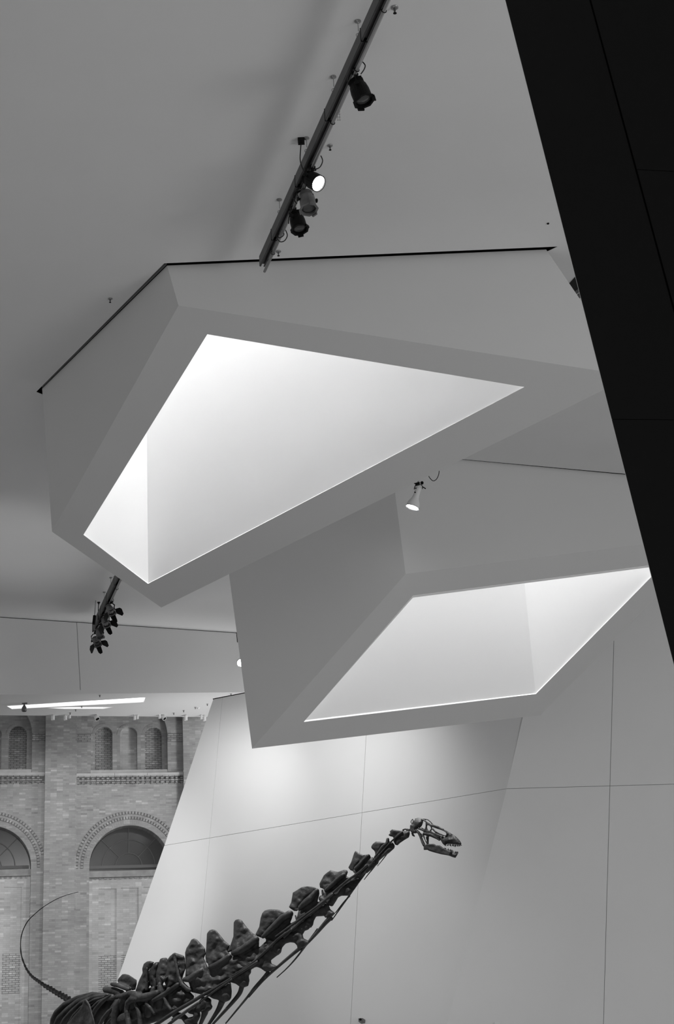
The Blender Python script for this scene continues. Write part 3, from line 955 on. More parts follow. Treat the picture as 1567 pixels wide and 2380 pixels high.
# power drop with a flared ceiling cup, and the dark plug box at the end of the track
g = on_pipe(1440, PA2, PB2)
t = thing('power_drop', onz(229.5, 1400, H), 'thin dark rod with a flared ceiling cup dropping onto the far track', 'rod')
bm = bmesh.new(); c = onz(229.5, 1399.5, H)
lathe(bm, c, V((0, 0, -1)), [(0, .045), (.02, .045), (.05, .018), (.08, .012)], 14); link('ceiling_cup', bm, BLACKMETAL, t)
bm = bmesh.new(); tube(bm, spline([c, at_pipe(228.5, 1418, c), at_pipe(228, 1440, g)]), .012, 7); link('rod', bm, BLACKMETAL, t)
t = thing('plug_box', at_pipe(218.5, 1442, g), 'narrow black plug box on the left end of the far track', 'plug box')
bm = bmesh.new(); c = at_pipe(219, 1441, g, -.05)
box(bm, c, V((.035, 0, 0)), V((0, .06, 0)), V((.012, 0, .13))); link('housing', bm, BLACKMETAL, t)
bm = bmesh.new(); tube(bm, [c + V((.01, 0, .12)), V((c.x + .04, c.y, H - .1))], .012, 6); link('stem', bm, STEEL, t)

# the white lamp beside the lower box, under the upper one
g = P(973, 1122, 30.8)
pt0 = V((g.x, g.y, H))
t = thing('white_spotlight', g, 'switched-on white flared spotlight hanging beside the lower skylight box', 'spotlight')
rear, front = P(973.5, 1134, 30.8), P(958.5, 1180, 30.80)
ax = (front - rear).normalized(); L = (front - rear).length
bm = bmesh.new()
lathe(bm, rear, ax, [(0, .04), (.0, .062), (L * .05, .066), (L * .38, .066), (L * .52, .078), (L * .62, .1), (L * .72, .125), (L * .86, .142), (L * .98, .148), (L * .98, .135), (L * .9, .13)], 28, cap=False)
link('housing', bm, WHITEMETAL, t, True)
bm = bmesh.new(); lathe(bm, rear + ax * L * .955, ax, [(0, .02), (0, .138), (.012, .12), (.018, .01)], 28); ln = link('lens', bm, LIT, t); ln['label'] = 'glowing lens'
bm = bmesh.new(); tube(bm, ring(front - ax * .005, ax, .149, 28), .006, 6, False); link('rim', bm, STEEL, t)
bm = bmesh.new()
u_ = perp(ax)
pts = [rear + ax * .03 + V((.09, 0, 0)), rear + V((.075, 0, .05)), rear + V((0, 0, .085)), rear + V((-.075, 0, .05)), rear + ax * .03 + V((-.09, 0, 0))]
tube(bm, spline(pts), .009, 8); tube(bm, [rear + V((.09, -.02, .01)), rear + V((.15, -.03, -.04))], .012, 8)
link('yoke', bm, BLACKMETAL, t)
bm = bmesh.new(); lathe(bm, P(981, 1123, 30.6) , V((0, -1, 0)), [(0, .02), (.0, .036), (.03, .036), (.035, .02)], 14); link('pivot_knob', bm, BLACKMETAL, t)
bm = bmesh.new(); box(bm, rear + V((-.02, 0, .09)), V((.05, 0, .01)), V((0, .03, 0)), V((0, 0, .03))); tube(bm, [rear + V((-.06, -.02, .09)), rear + V((-.12, -.02, .13))], .011, 7); link('clamp', bm, BLACKMETAL, t)
bm = bmesh.new(); tube(bm, [rear + V((0, .0, .08)), V((rear.x, rear.y, H))], .024, 12); link('drop_pipe', bm, PIPE, t)
for q_ in ((966, 1134.5), (964.5, 1144)):
    bm = bmesh.new(); lathe(bm, P(*q_, 30.72), V((-1, -.5, 0)), [(-.02, .012), (.012, .012)], 8)
    link('thumb_screw', bm, BLACKMETAL, t)
bm = bmesh.new(); tube(bm, spline([P(975, 1090, 31), P(993, 1098, 30.9), P(998, 1109, 30.8), P(1007, 1117.5, 30.8), P(1016, 1112, 30.8), P(1021, 1096, 30.8), P(1020, 1074, 31)]), .009, 7); link('cable', bm, RUBBER, t, True)

# half-hidden bright lamp behind the corner of the lower box
c = P(559.5, 1540.5, 41.0)
t = thing('wall_washer', c, 'bright round lamp half hidden behind the left corner of the lower skylight box', 'spotlight')
ax = (CAM - c).normalized(); ax = (ax + V((.15, 0, -.25))).normalized()
bm = bmesh.new(); lathe(bm, c - ax * .2, ax, [(0, .05), (.03, .09), (.2, .115), (.215, .115), (.215, .1)], 22, cap=False); link('housing', bm, WHITEMETAL, t, True)
bm = bmesh.new(); lathe(bm, c, ax, [(0, .02), (0, .102), (.02, .09), (.03, .02)], 22); ln = link('lens', bm, LIT, t); ln['label'] = 'glowing lens'
bm = bmesh.new(); tube(bm, [c - ax * .1, V((c.x + .03, c.y + .05, H))], .014, 8); link('stem', bm, WHITEMETAL, t)

# sprinklers and small ceiling fittings
spots_ = [((256, 694), H, 'sprinkler left of the upper skylight box on the plain ceiling', 1.0), ((917, 17), H, 'sprinkler at the very top, right of the long track', 1.25),
          ((767, 338), H, 'sprinkler right of the middle of the long track', 1.05), ((647, 584), H, 'sprinkler by the lower end of the long track', 1.15)]
for (q_, z_, lab, sc_) in spots_:
    c = onz(q_[0], q_[1], z_)
    t = thing('sprinkler_head', c, lab, 'sprinkler', 'sprinklers on the main ceiling')
    dn = V((0, 0, -1)); s_ = sc_ * .85
    bm = bmesh.new(); lathe(bm, c, dn, [(0, .05 * s_), (.008, .05 * s_), (.018, .03 * s_)], 16); link('escutcheon', bm, STEEL, t, True)
    bm = bmesh.new(); lathe(bm, c, dn, [(.0, .014 * s_), (.06 * s_, .014 * s_), (.062 * s_, .008), (.085 * s_, .006)], 10); link('nozzle', bm, GREYMETAL, t)
    bm = bmesh.new(); lathe(bm, c + dn * .088 * s_, dn, [(0, .022 * s_), (.005, .024 * s_), (.008, .01)], 12); link('deflector', bm, BLACKMETAL, t)
c = onz(1274, 519, H)
bm = bmesh.new(); lathe(bm, c, V((0, 0, -1)), [(0, .022), (.01, .022), (.02, .012)], 12)
o = link('ceiling_sensor', bm, BLACKMETAL); tag(o, 'tiny dark ceiling dot right of the long track, near the charcoal wall', 'sensor')

labs = ['on the low ceiling just under the beam above the long light slot', 'just below the long light slot', 'below the short light slot, close to the ceiling edge', 'near the ceiling edge, left of the other right-hand ones',
        'second from the left of the right-hand group', 'beside the small white fitting', 'highest near the slanted wall', 'above the dark top joint of the slanted wall', 'between the two light slots']
for i, ((x_, y_), lab) in enumerate(zip(((232, 1615.5), (176, 1649), (163, 1656.5), (404, 1657), (427, 1651), (454, 1643.5), (482, 1636), (537, 1612.5), (190, 1641)), labs)):
    c = sof.at(x_, y_)
    t = thing('small_sprinkler', c, 'tiny sprinkler ' + lab, 'sprinkler', 'sprinklers in the low ceiling')
    bm = bmesh.new(); lathe(bm, c, V((0, 0, -1)), [(-.02, .035), (.008, .035), (.014, .02)], 12); link('escutcheon', bm, STEEL, t)
    bm = bmesh.new(); lathe(bm, c, V((0, 0, -1)), [(0, .012), (.05, .012), (.052, .022), (.06, .02)], 8); link('nozzle', bm, GREYMETAL, t)
c = sof.at(461, 1645)
bm = bmesh.new(); lathe(bm, c, V((0, 0, -1)), [(-.02, .05), (.02, .05), (.045, .03), (.05, .01)], 14)
o = link('smoke_detector', bm, WHITEMETAL, None, True); tag(o, 'small white detector beside the tiny sprinklers on the low ceiling', 'detector')


def can(x0, y0, y1, r, lab, tilt=0, dark=False):
    """cylinder lamp fixed at the edge of the low ceiling"""
    D = sof.at(x0, 1661.5).y
    c = P(x0, y0, D); e = P(x0, y1, D)
    t = thing('cylinder_spotlight', c, lab, 'spotlight', 'white lamps along the ceiling edge')
    rr = r / FPX * D * 1.02
    dn = V((0, 0, -1)); ln = (c.z - e.z)
    bm = bmesh.new()
    if tilt:
        axx = V((math.sin(tilt), -.35, -math.cos(tilt))).normalized()
        lathe(bm, c - axx * ln * .2, axx, [(0, rr * .6), (.015, rr * .85), (ln * .95, rr), (ln, rr), (ln, rr * .85), (ln * .9, rr * .8)], 18)
        link('housing', bm, WHITEMETAL, t, True)
        bm = bmesh.new(); lathe(bm, c - axx * ln * .2 + axx * ln * .93, axx, [(0, .01), (0, rr * .84), (.01, rr * .8)], 18); link('lens', bm, BLACKMETAL, t)
    else:
        lathe(bm, c, dn, [(0, rr), (ln, rr), (ln, rr * .85), (ln - .03, rr * .8)], 18)
        link('housing', bm, WHITEMETAL, t)
    bm = bmesh.new(); tube(bm, [V((c.x, c.y, sof.at(x0, 1661.5).z + .03)), c + dn * .03], .018, 8); link('stem', bm, WHITEMETAL, t)


for a in ((123, 1663.5, 1673.5, 4.2, 'white cylinder lamp at the ceiling edge, first from the left'), (152, 1664, 1673.5, 4.0, 'white cylinder lamp at the ceiling edge with a smaller one beside it'),
          (162, 1662, 1669.5, 2.8, 'small white cylinder lamp squeezed behind the second cylinder from the left'), (313, 1664, 1673, 2.8, 'slim white cylinder lamp above the middle niche'),
          (319.7, 1662, 1671, 2.8, 'short white cylinder lamp touching the slim one above the middle niche'), (432, 1664, 1674.5, 4.0, 'white cylinder lamp in front of the right brick pier'),
          (468, 1663, 1671.5, 2.8, 'short white cylinder lamp nearest but one to the slanted wall'), (475.5, 1666, 1675.5, 3.8, 'white cylinder lamp closest to the slanted wall'),
          (371, 1661.5, 1670, 3.0, 'short white cylinder lamp left of the right tilted lamp')):
    can(*a)
can(223, 1665.5, 1676, 6.0, 'tilted white lamp with a dark lens above the left niche', .55)
can(378, 1666, 1676, 5.2, 'tilted white lamp with a dark lens above the right niche', .75)
# lamp hanging in front of the long light slot
c = sof.at(56.5, 1634)
t = thing('hanging_spotlight', c, 'pale grey lamp hanging from the low ceiling in front of the long light slot', 'spotlight')
px_ = c.y / FPX * 1.02
bm = bmesh.new(); lathe(bm, c + V((0, 0, -.06)), V((.02, -.1, -1)), [(0, 2 * px_), (.04, 3 * px_), (.08, 5.2 * px_), (.14, 6.2 * px_), (.2, 5.6 * px_), (.205, 5 * px_), (.17, 4.6 * px_)], 18); link('housing', bm, GREYCAN, t, True)
bm = bmesh.new(); tube(bm, [c + V((0, 0, .05)), c + V((0, 0, -.09))], .018, 8); box(bm, c + V((.01, 0, -.01)), V((.08, 0, 0)), V((0, .02, 0)), V((0, 0, .015))); link('bracket', bm, GREYMETAL, t)

# slatted grille in the ceiling at the far right
c = onz(1345, 665, H)
t = thing('ceiling_grille', c, 'dark slatted ceiling grille peeping out beside the charcoal wall', 'grille')
for quad, m_, nm in ((((1322, 662), (1345, 637), (1362, 655), (1336, 678)), BLACKMETAL, 'panel'), (((1335, 677.5), (1362, 651), (1370, 662), (1340, 684)), GREYMETAL, 'slat'), (((1341, 688), (1362, 670), (1368, 678), (1347, 694)), GREYMETAL, 'slat')):
    bm = bmesh.new(); prism(bm, [onz(*q_, H - .015) for q_ in quad], V((0, 0, .03))); link(nm, bm, m_, t)
# small fittings at the foot of the walls
c = mid.at(845, 2374)
t = thing('wall_camera', c, 'small pale camera on the slanted wall at the bottom of the view', 'camera')
bm = bmesh.new(); box(bm, c + mid.n * .08 + V((0, 0, -.01)), V((.055, 0, 0)), mid.n * .08, V((0, 0, .04))); link('housing', bm, GREYCAN, t)
bm = bmesh.new(); lathe(bm, c + mid.n * .16, mid.n, [(0, .03), (.02, .03), (.02, .02)], 14); link('lens', bm, BLACKMETAL, t)
c = rgt.at(1155.5, 2382)
bm = bmesh.new(); box(bm, c + rgt.n * .03, V((.07, 0, 0)), rgt.n * .03, V((0, 0, .06)))
o = link('wall_sign', bm, WHITEMETAL); tag(o, 'top edge of a small white plate low on the right wall', 'sign')
# ------------------------------------------------------------------ the long-necked skeleton
BONE = mat('dark_fossil_bone', .019, .55, noise=.6, nscale=6, bump=.5, bscale=18, spec=.16)
ZR = {'A': (100, 2260, 7.835), 'B': (260, 2200, 7.835), 'C': (400, 2140, 7.835), 'D': (540, 2080, 7.835), 'E': (660, 1980, 7.835),
      'F': (800, 1890, 9.218), 'G': (940, 1880, 10.447), 'T': (20, 2060, 8.206)}


def neckD(x):
    return 17.6 - (x - 330) / 680.0 * 2.3 if x > 330 else 17.6 + (330 - x) / 200.0 * 1.6


def bpt(reg, x, y, d=0.0, D0=None):
    """point of the skeleton: position in the side view, d sideways through the animal"""
    ox, oy, s = ZR[reg]
    px, py = ox + x / s, oy + y / s
    D = neckD(px) if D0 is None else D0
    return P(px, py, D + d * D / FPX)


def psize(reg, x, r, D0=None):
    ox, oy, s = ZR[reg]
    D = neckD(ox + x / s) if D0 is None else D0
    return r / s * D / FPX * 1.06


def ball_chain(bm, pts, seg=10):
    """pts: (position, radius) joined by smooth cones with round ends"""
    for k in range(len(pts)):
        p, r = pts[k]
        bmesh.ops.create_icosphere(bm, subdivisions=2, radius=r, matrix=Matrix.Translation(p))
        if k + 1 < len(pts):
            q, r2 = pts[k + 1]
            if (q - p).length > 1e-4:
                lathe(bm, p, q - p, [(0, r), ((q - p).length, r2)], seg)


def dome(bm, reg, pts, th, d, D0):
    """a bone plate: outline with rounded, lumpy faces on both sides"""
    from mathutils import noise
    sc = ZR[reg][2]
    ctr = (sum(p[0] for p in pts) / len(pts), sum(p[1] for p in pts) / len(pts))
    c3 = bpt(reg, ctr[0], ctr[1], d, D0); n = (c3 - CAM).normalized()
    D = neckD(ZR[reg][0] + ctr[0] / sc) if D0 is None else D0
    unit = D / FPX
    q = [bpt(reg, x, y, d, D0) for x, y in pts]
    prism(bm, [p - n * th * unit * .22 for p in q], n * th * unit * .44)
    step = max(sc * .9, 6.0)
    x0, x1 = min(p[0] for p in pts), max(p[0] for p in pts); y0, y1 = min(p[1] for p in pts), max(p[1] for p in pts)
    R = th * sc * 1.7
    segs = [(pts[i], pts[(i + 1) % len(pts)]) for i in range(len(pts))]

    def hgt(x, y):
        ins = False; dm = 1e9
        for (ax, ay), (bx, by) in segs:
            if (ay > y) != (by > y) and x < (bx - ax) * (y - ay) / (by - ay) + ax: ins = not ins
            dx, dy = bx - ax, by - ay
            t = max(0, min(1, ((x - ax) * dx + (y - ay) * dy) / (dx * dx + dy * dy + 1e-9)))
            dm = min(dm, math.hypot(x - ax - dx * t, y - ay - dy * t))
        if not ins: return -1
        k = 1 - min(dm / R, 1)
        return math.sqrt(max(0, 1 - k * k))
    nx, ny = int((x1 - x0) / step) + 1, int((y1 - y0) / step) + 1
    F, Bk = {}, {}
    for i in range(nx + 1):
        for j in range(ny + 1):
            x, y = x0 + i * step, y0 + j * step
            h = hgt(x, y)
            if h < 0: continue
            nz = noise.noise(V((x / sc / 13.0, y / sc / 13.0, d + th)))
            nz2 = noise.noise(V((x / sc / 5.0, y / sc / 5.0, d + 7)))
            hh = th * unit * (.22 + h * (1.05 + .75 * nz + .12 * nz2))
            p = bpt(reg, x, y, d, D0)
            F[i, j] = bm.verts.new(p - n * max(hh, .1 * th * unit)); Bk[i, j] = bm.verts.new(p + n * max(hh, .1 * th * unit))
    cells = [(i, j) for (i, j) in F if (i + 1, j) in F and (i, j + 1) in F and (i + 1, j + 1) in F]
    cs = set(cells)
    for (i, j) in cells:
        K = ((i, j), (i + 1, j), (i + 1, j + 1), (i, j + 1))
        bm.faces.new([F[k] for k in K]); bm.faces.new([Bk[k] for k in reversed(K)])
        for (di, dj, a, b) in ((0, -1, 0, 1), (1, 0, 1, 2), (0, 1, 2, 3), (-1, 0, 3, 0)):
            if (i + di, j + dj) not in cs:
                bm.faces.new((F[K[a]], Bk[K[a]], Bk[K[b]], F[K[b]]))


def fused(name, parent, shapes, voxel=.0065, smooth=6, m=BONE, D0=None):
    bm = bmesh.new()
    for sh in shapes:
        if sh[0] == 'p':
            _, reg, pts, th, d = sh[:5]
            dome(bm, reg, pts, th, d, D0)
        else:
            _, reg, pts, d = sh[:4]
            dd = d if isinstance(d, (list, tuple)) else [d] * len(pts)
            ball_chain(bm, [(bpt(reg, x, y, e, D0), psize(reg, x, r, D0)) for (x, y, r), e in zip(pts, dd)])
    bmesh.ops.recalc_face_normals(bm, faces=bm.faces)
    me = bpy.data.meshes.new('tmp'); bm.to_mesh(me); bm.free()
    o = bpy.data.objects.new('tmp', me); COL.objects.link(o)
    r = o.modifiers.new('r', 'REMESH'); r.mode = 'VOXEL'; r.voxel_size = voxel
    s = o.modifiers.new('s', 'SMOOTH'); s.factor = .5; s.iterations = smooth
    dg = bpy.context.evaluated_depsgraph_get()
    me2 = bpy.data.meshes.new_from_object(o.evaluated_get(dg))
    bpy.data.objects.remove(o, do_unlink=True); bpy.data.meshes.remove(me)
    bm = bmesh.new(); bm.from_mesh(me2); bpy.data.meshes.remove(me2)
    return link(name, bm, m, parent, True)


root = P(300, 2330, 18.0); root.z = 0
dino = thing('dinosaur_skeleton', root, 'dark mounted skeleton of a long-necked dinosaur with raised neck and curling whip tail', 'dinosaur skeleton')

NV = [
    # first two neck bones behind the skull
    [('p', 'F', [(1050, 590), (1130, 465), (1250, 385), (1400, 380), (1412, 440), (1390, 520), (1300, 572), (1200, 640), (1145, 692), (1092, 678)], 6, 0),
     ('p', 'F', [(975, 388), (1030, 342), (1150, 362), (1262, 378), (1200, 430), (1120, 480), (1060, 548), (1045, 508), (985, 498), (942, 465), (990, 430)], 4.5, 3),
     ('c', 'F', [(1255, 355, 12), (1310, 340, 18), (1400, 355, 26)], 0), ('c', 'F', [(1345, 440, 45)], -5)],
    [('p', 'F', [(590, 690), (620, 650), (690, 600), (780, 608), (870, 630), (890, 640), (800, 700), (760, 780), (690, 900), (640, 965), (668, 890), (660, 830), (640, 800), (590, 760), (576, 725)], 4, 3),
     ('c', 'F', [(935, 560, 34), (930, 640, 40), (830, 730, 42), (740, 850, 36), (665, 950, 30)], [-4, -5, -6, -5, -4]),
     ('p', 'F', [(1000, 600), (1060, 640), (1090, 700), (1080, 750), (970, 850), (860, 925), (750, 1020), (725, 1095), (655, 1135), (620, 1050), (650, 960), (760, 860), (880, 720)], 6, 0)],
    [('p','F',[(200,1250),(430,900),(560,940),(470,1200),(250,1330)],5,0),('p', 'F', [(88, 1165), (150, 1050), (210, 860), (242, 800), (330, 860), (430, 900), (400, 980), (300, 1080), (215, 1210), (205, 1310), (190, 1245), (130, 1220)], 4.5, 4),
     ('c', 'F', [(255, 1185, 44), (340, 1110, 50), (430, 1000, 40), (520, 920, 42)], [-8, -9, -8, -6]),
     ('p', 'F', [(420, 890), (520, 885), (570, 935), (640, 950), (650, 1030), (740, 1030), (700, 1110), (600, 1200), (490, 1290), (440, 1255), (350, 1390), (200, 1330), (300, 1200), (400, 1050)], 6, 0)],
    [('p','E',[(740,740),(700,600),(900,560),(1100,420),(1200,470),(1000,650)],5,0),('p', 'E', [(645, 580), (700, 480), (722, 430), (790, 372), (850, 332), (990, 362), (1100, 322), (1150, 328), (1168, 370), (1140, 440), (1000, 500), (900, 600), (760, 690), (655, 650)], 5, 4),
     ('c', 'E', [(760, 700, 26), (860, 620, 44), (970, 520, 44), (1080, 430, 44)], [-9, -10, -9, -8]),
     ('p', 'E', [(740, 740), (860, 700), (1000, 620), (1110, 500), (1210, 462), (1380, 480), (1370, 560), (1300, 660), (1180, 800), (1050, 800), (990, 830), (950, 900), (890, 990), (800, 960), (705, 860), (722, 790)], 7, 0),
     ('c', 'E', [(690, 850, 55), (780, 900, 60), (870, 950, 40)], 2), ('c', 'E', [(1100, 640, 55), (1250, 540, 50), (1400, 430, 34)], 0),
     ('c', 'E', [(1430, 215, 30), (1390, 330, 40), (1320, 470, 40)], -2)],
    [('p','E',[(250,1060),(300,950),(560,700),(640,680),(650,760),(600,960),(400,1100)],6,0),('p', 'E', [(88, 1005), (132, 920), (162, 740), (230, 700), (320, 642), (430, 622), (560, 640), (600, 670), (460, 800), (330, 920), (262, 1030), (250, 1078), (190, 1078), (130, 1040)], 5.5, 4),
     ('c', 'E', [(300, 1010, 42), (400, 920, 60), (490, 850, 62), (600, 710, 42)], [-11, -12, -12, -9]),
     ('p', 'E', [(262, 1080), (360, 1060), (560, 960), (700, 860), (820, 970), (850, 1050), (940, 1115), (860, 1200), (745, 1200), (740, 1168), (590, 1178), (550, 1250), (530, 1340), (490, 1370), (440, 1420), (380, 1440), (350, 1500), (100, 1540), (100, 1380), (225, 1240)], 8, 0),
     ('c', 'E', [(210, 1160, 14), (235, 1230, 20)], 3), ('c', 'E', [(700, 700, 18), (715, 780, 24)], 6)],
    [('p','D',[(600,800),(570,700),(900,390),(1060,300),(1100,400),(1050,520),(800,790)],6,0),('p', 'D', [(418, 720), (490, 580), (515, 420), (545, 330), (590, 282), (690, 256), (860, 268), (965, 325), (880, 420), (700, 580), (570, 730), (600, 790), (520, 778), (450, 750)], 6, 5),
     ('c', 'D', [(560, 760, 34), (680, 650, 52), (800, 540, 62), (920, 420, 64), (1050, 345, 62)], [-12, -13, -13, -12, -10]),
     ('p', 'D', [(620, 800), (860, 720), (1080, 510), (1200, 440), (1500, 340), (1450, 590), (1385, 610), (1310, 660), (1283, 720), (1300, 790), (1390, 835), (1400, 870), (1330, 940), (1190, 1010), (1178, 920), (1130, 872), (1050, 865), (970, 890), (910, 960), (890, 1050), (840, 1095), (700, 1150), (560, 1060), (500, 950), (590, 900)], 9, 0)],
    [('p','D',[(0,1000),(0,900),(200,800),(400,700),(490,800),(490,930),(200,1080),(0,1150)],7,0),('p','C',[(970,600),(1060,450),(1110,300),(1300,300),(1450,300),(1300,480),(1150,540),(1050,570)],5,3),('p', 'D', [(0, 945), (18, 820), (25, 500), (60, 452), (120, 438), (170, 457), (260, 580), (400, 722), (330, 800), (180, 930), (60, 1000)], 6.5, 5),
     ('c', 'D', [(20, 1060, 46), (160, 1010, 62), (300, 920, 72), (430, 815, 62)], [-13, -14, -13, -11]),
     ('p', 'D', [(0, 1140), (300, 1000), (500, 950), (600, 850), (900, 970), (890, 1050), (790, 1125), (705, 1190), (715, 1250), (830, 1298), (720, 1390), (605, 1400), (520, 1340), (450, 1312), (390, 1330), (345, 1360), (340, 1420), (280, 1480), (200, 1500), (60, 1530), (-40, 1400)], 10, 0)],
    [('p','C',[(610,640),(800,560),(1000,540),(1060,610),(900,900),(680,880)],7,2),('p', 'C', [(605, 640), (620, 500), (635, 230), (680, 172), (740, 152), (800, 172), (880, 265), (960, 365), (1058, 450), (1000, 560), (930, 640), (800, 740), (680, 790), (620, 760)], 7, 5),
     ('c', 'C', [(700, 850, 46), (850, 790, 56), (1040, 650, 46)], [-14, -15, -12]),
     ('p', 'C', [(650, 870), (1060, 640), (1200, 620), (1540, 720), (1500, 860), (1440, 890), (1440, 950), (1400, 1000), (1412, 1090), (1390, 1188), (1310, 1218), (1240, 1208), (1160, 1150), (1070, 1122), (900, 1200), (800, 1250), (600, 1150), (560, 1000)], 11, 0)],
    [('p','C',[(250,900),(560,650),(620,760),(600,900),(350,1150),(230,1080)],7,2),('p', 'C', [(242, 800), (236, 580), (260, 500), (322, 400), (350, 342), (400, 320), (450, 337), (530, 420), (602, 502), (615, 600), (570, 700), (530, 770), (400, 820), (300, 900), (250, 960)], 7, 5),
     ('c', 'C', [(230, 1070, 40), (330, 1060, 60), (430, 980, 56), (535, 915, 46)], [-15, -16, -15, -13]),
     ('p', 'C', [(250, 960), (400, 800), (620, 780), (680, 900), (800, 920), (1000, 1100), (1072, 1125), (1090, 1280), (1080, 1400), (1050, 1450), (960, 1488), (870, 1470), (830, 1440), (750, 1422), (660, 1370), (560, 1350), (350, 1300), (320, 1180)], 11, 0)],
    [('p', 'B', [(1010, 240), (1060, 170), (1140, 108), (1310, 162), (1332, 210), (1345, 400), (1290, 560), (1280, 660), (1200, 680), (1000, 760), (950, 620), (1000, 450)], 7, 6),
     ('c', 'B', [(1130, 150, 30), (1180, 350, 28), (1225, 560, 34), (1290, 690, 40), (1380, 780, 42), (1430, 790, 36)], [-8, -10, -12, -14, -15, -14]),
     ('c', 'B', [(1200, 700, 44), (1060, 810, 48), (900, 900, 40), (760, 980, 34)], [-14, -16, -16, -15]),
     ('p', 'B', [(1000, 760), (1300, 700), (1500, 900), (1480, 1020), (1280, 1130), (1100, 1200), (1000, 1080), (940, 900)], 12, 2),
     ('c', 'B', [(960, 930, 30), (1010, 1060, 32), (1080, 1150, 30)], -16)],
    [('p', 'B', [(800, 560), (802, 470), (850, 300), (882, 222), (930, 205), (1010, 202), (1032, 400), (1010, 580), (960, 640), (900, 720), (820, 700)], 7, 10),
     ('c', 'B', [(900, 560, 30), (960, 610, 34), (1010, 560, 20)], -4),
     ('c', 'B', [(880, 700, 50), (900, 820, 70), (880, 960, 80), (860, 1100, 60)], 4)],
    [('p', 'B', [(650, 560), (662, 460), (740, 330), (790, 287), (860, 272), (830, 400), (800, 560), (832, 740), (760, 800), (690, 700)], 7, 12),
     ('c', 'B', [(760, 780, 50), (740, 920, 80), (700, 1080, 80), (660, 1220, 70)], 6)],
    [('p', 'B', [(430, 800), (500, 600), (560, 480), (552, 400), (580, 312), (640, 270), (700, 260), (775, 282), (740, 340), (670, 440), (655, 600), (700, 700), (640, 820), (560, 870), (460, 870)], 7, 12),
     ('c', 'B', [(640, 400, 22), (640, 600, 28), (640, 780, 34)], -2),
     ('c', 'B', [(240, 890, 58), (340, 850, 50), (440, 880, 60), (560, 930, 70), (700, 900, 66), (830, 850, 60)], [-6, -8, -10, -12, -12, -10]),
     ('c', 'B', [(500, 950, 50), (360, 960, 56), (290, 1030, 50), (270, 1150, 46), (290, 1300, 48), (320, 1430, 50)], [-14, -16, -17, -17, -16, -15]),
     ('c', 'B', [(440, 1060, 36), (490, 1150, 40), (515, 1290, 42), (520, 1430, 44)], -8),
     ('c', 'B', [(640, 1040, 40), (710, 1130, 34), (770, 1220, 26)], -12)],
    [('p', 'B', [(97, 640), (112, 590), (190, 502), (240, 497), (310, 512), (430, 592), (455, 600), (455, 680), (430, 790), (370, 800), (330, 740), (180, 670)], 7, 10),
     ('c', 'A', [(1255, 215, 32), (1380, 240, 40), (1560, 310, 38)], -6), ('c', 'A', [(1400, 210, 40), (1560, 290, 50)], 6),
     ('c', 'A', [(1140, 310, 55), (1280, 330, 62), (1430, 380, 56)], 6),
     ('c', 'A', [(1270, 465, 34), (1420, 430, 40), (1520, 420, 60)], -3),
     ('c', 'B', [(250, 930, 90), (150, 1100, 90), (60, 1250, 100)], 14)],
]
verts_ = []
for i, sh in enumerate(NV):
    verts_.append(fused('neck_vertebra' if i < 10 else 'back_vertebra', dino, sh, voxel=.0052 if i < 5 else .0065))
# deep central column so the black gaps between the arches are closed by bone
fused('back_vertebra', dino, [('p', 'B', [(100, 1120), (250, 900), (450, 820), (700, 740), (1000, 690), (1290, 700), (1480, 920), (1250, 1130), (900, 1340), (500, 1480), (0, 1480)], 7, 26), ('c', 'B', [(60, 1380, 110), (300, 1300, 100), (560, 1180, 100), (800, 1080, 95), (1050, 1000, 90), (1300, 900, 90)], 20)], voxel=.012)


def rod(parent, reg, pts, r0, r1, d=-10, D0=None, name='cervical_rib', m=BONE):
    q = spline([bpt(reg, x, y, d, D0) for x, y in pts], 6)
    n = len(q); bm = bmesh.new()
    rr = [psize(reg, pts[0][0], r0 + (r1 - r0) * i / (n - 1), D0) for i in range(n)]
    tube(bm, q, rr, 9)
    return link(name, bm, m, parent, True)


def X(reg, pts, to='D'):
    return pts


# long thin neck ribs lying back along the neck (near side) and hanging below it
rod(verts_[0], 'F', [(1250, 400), (1120, 510), (1000, 620), (870, 760), (740, 900), (620, 1030)], 20, 12, -9)
rod(verts_[1], 'F', [(960, 800), (900, 900), (800, 1030), (715, 1135)], 12, 6, 4)
rod(verts_[1], 'F', [(760, 880), (650, 1010), (520, 1160), (330, 1360)], 18, 14, -9)
rod(verts_[2], 'F', [(660, 1130), (600, 1210), (510, 1320), (430, 1425)], 14, 7, 5)
rod(verts_[2], 'F', [(470, 1260), (400, 1360), (310, 1480), (200, 1640)], 18, 16, -3)
rod(verts_[2], 'E', [(1520, 240), (1350, 390), (1200, 490), (1050, 610), (900, 740), (740, 870), (620, 970)], 20, 20, -14)
rod(verts_[3], 'E', [(1480, 360), (1320, 600), (1180, 810), (1040, 1010), (870, 1250)], 20, 8, 4)
rod(verts_[3], 'E', [(1200, 800), (1080, 930), (940, 1110)], 14, 8, 7)
rod(verts_[3], 'E', [(900, 760), (620, 985), (350, 1180), (0, 1440), (-150, 1550)], 22, 20, -16)
rod(verts_[4], 'E', [(760, 900), (600, 1040), (330, 1250), (0, 1560)], 20, 22, -15)
rod(verts_[4], 'E', [(860, 1190), (760, 1290), (640, 1430), (520, 1567), (380, 1720), (300, 1830)], 44, 12, 2)
rod(verts_[5], 'D', [(1560, 620), (1390, 850), (1180, 1130), (1000, 1330), (812, 1502)], 20, 8, 6)
rod(verts_[5], 'D', [(1250, 960), (1100, 1080), (830, 1310), (560, 1560), (300, 1860)], 34, 14, 2)
rod(verts_[5], 'D', [(1100, 620), (850, 790), (560, 1070), (300, 1290), (0, 1480)], 22, 22, -17)
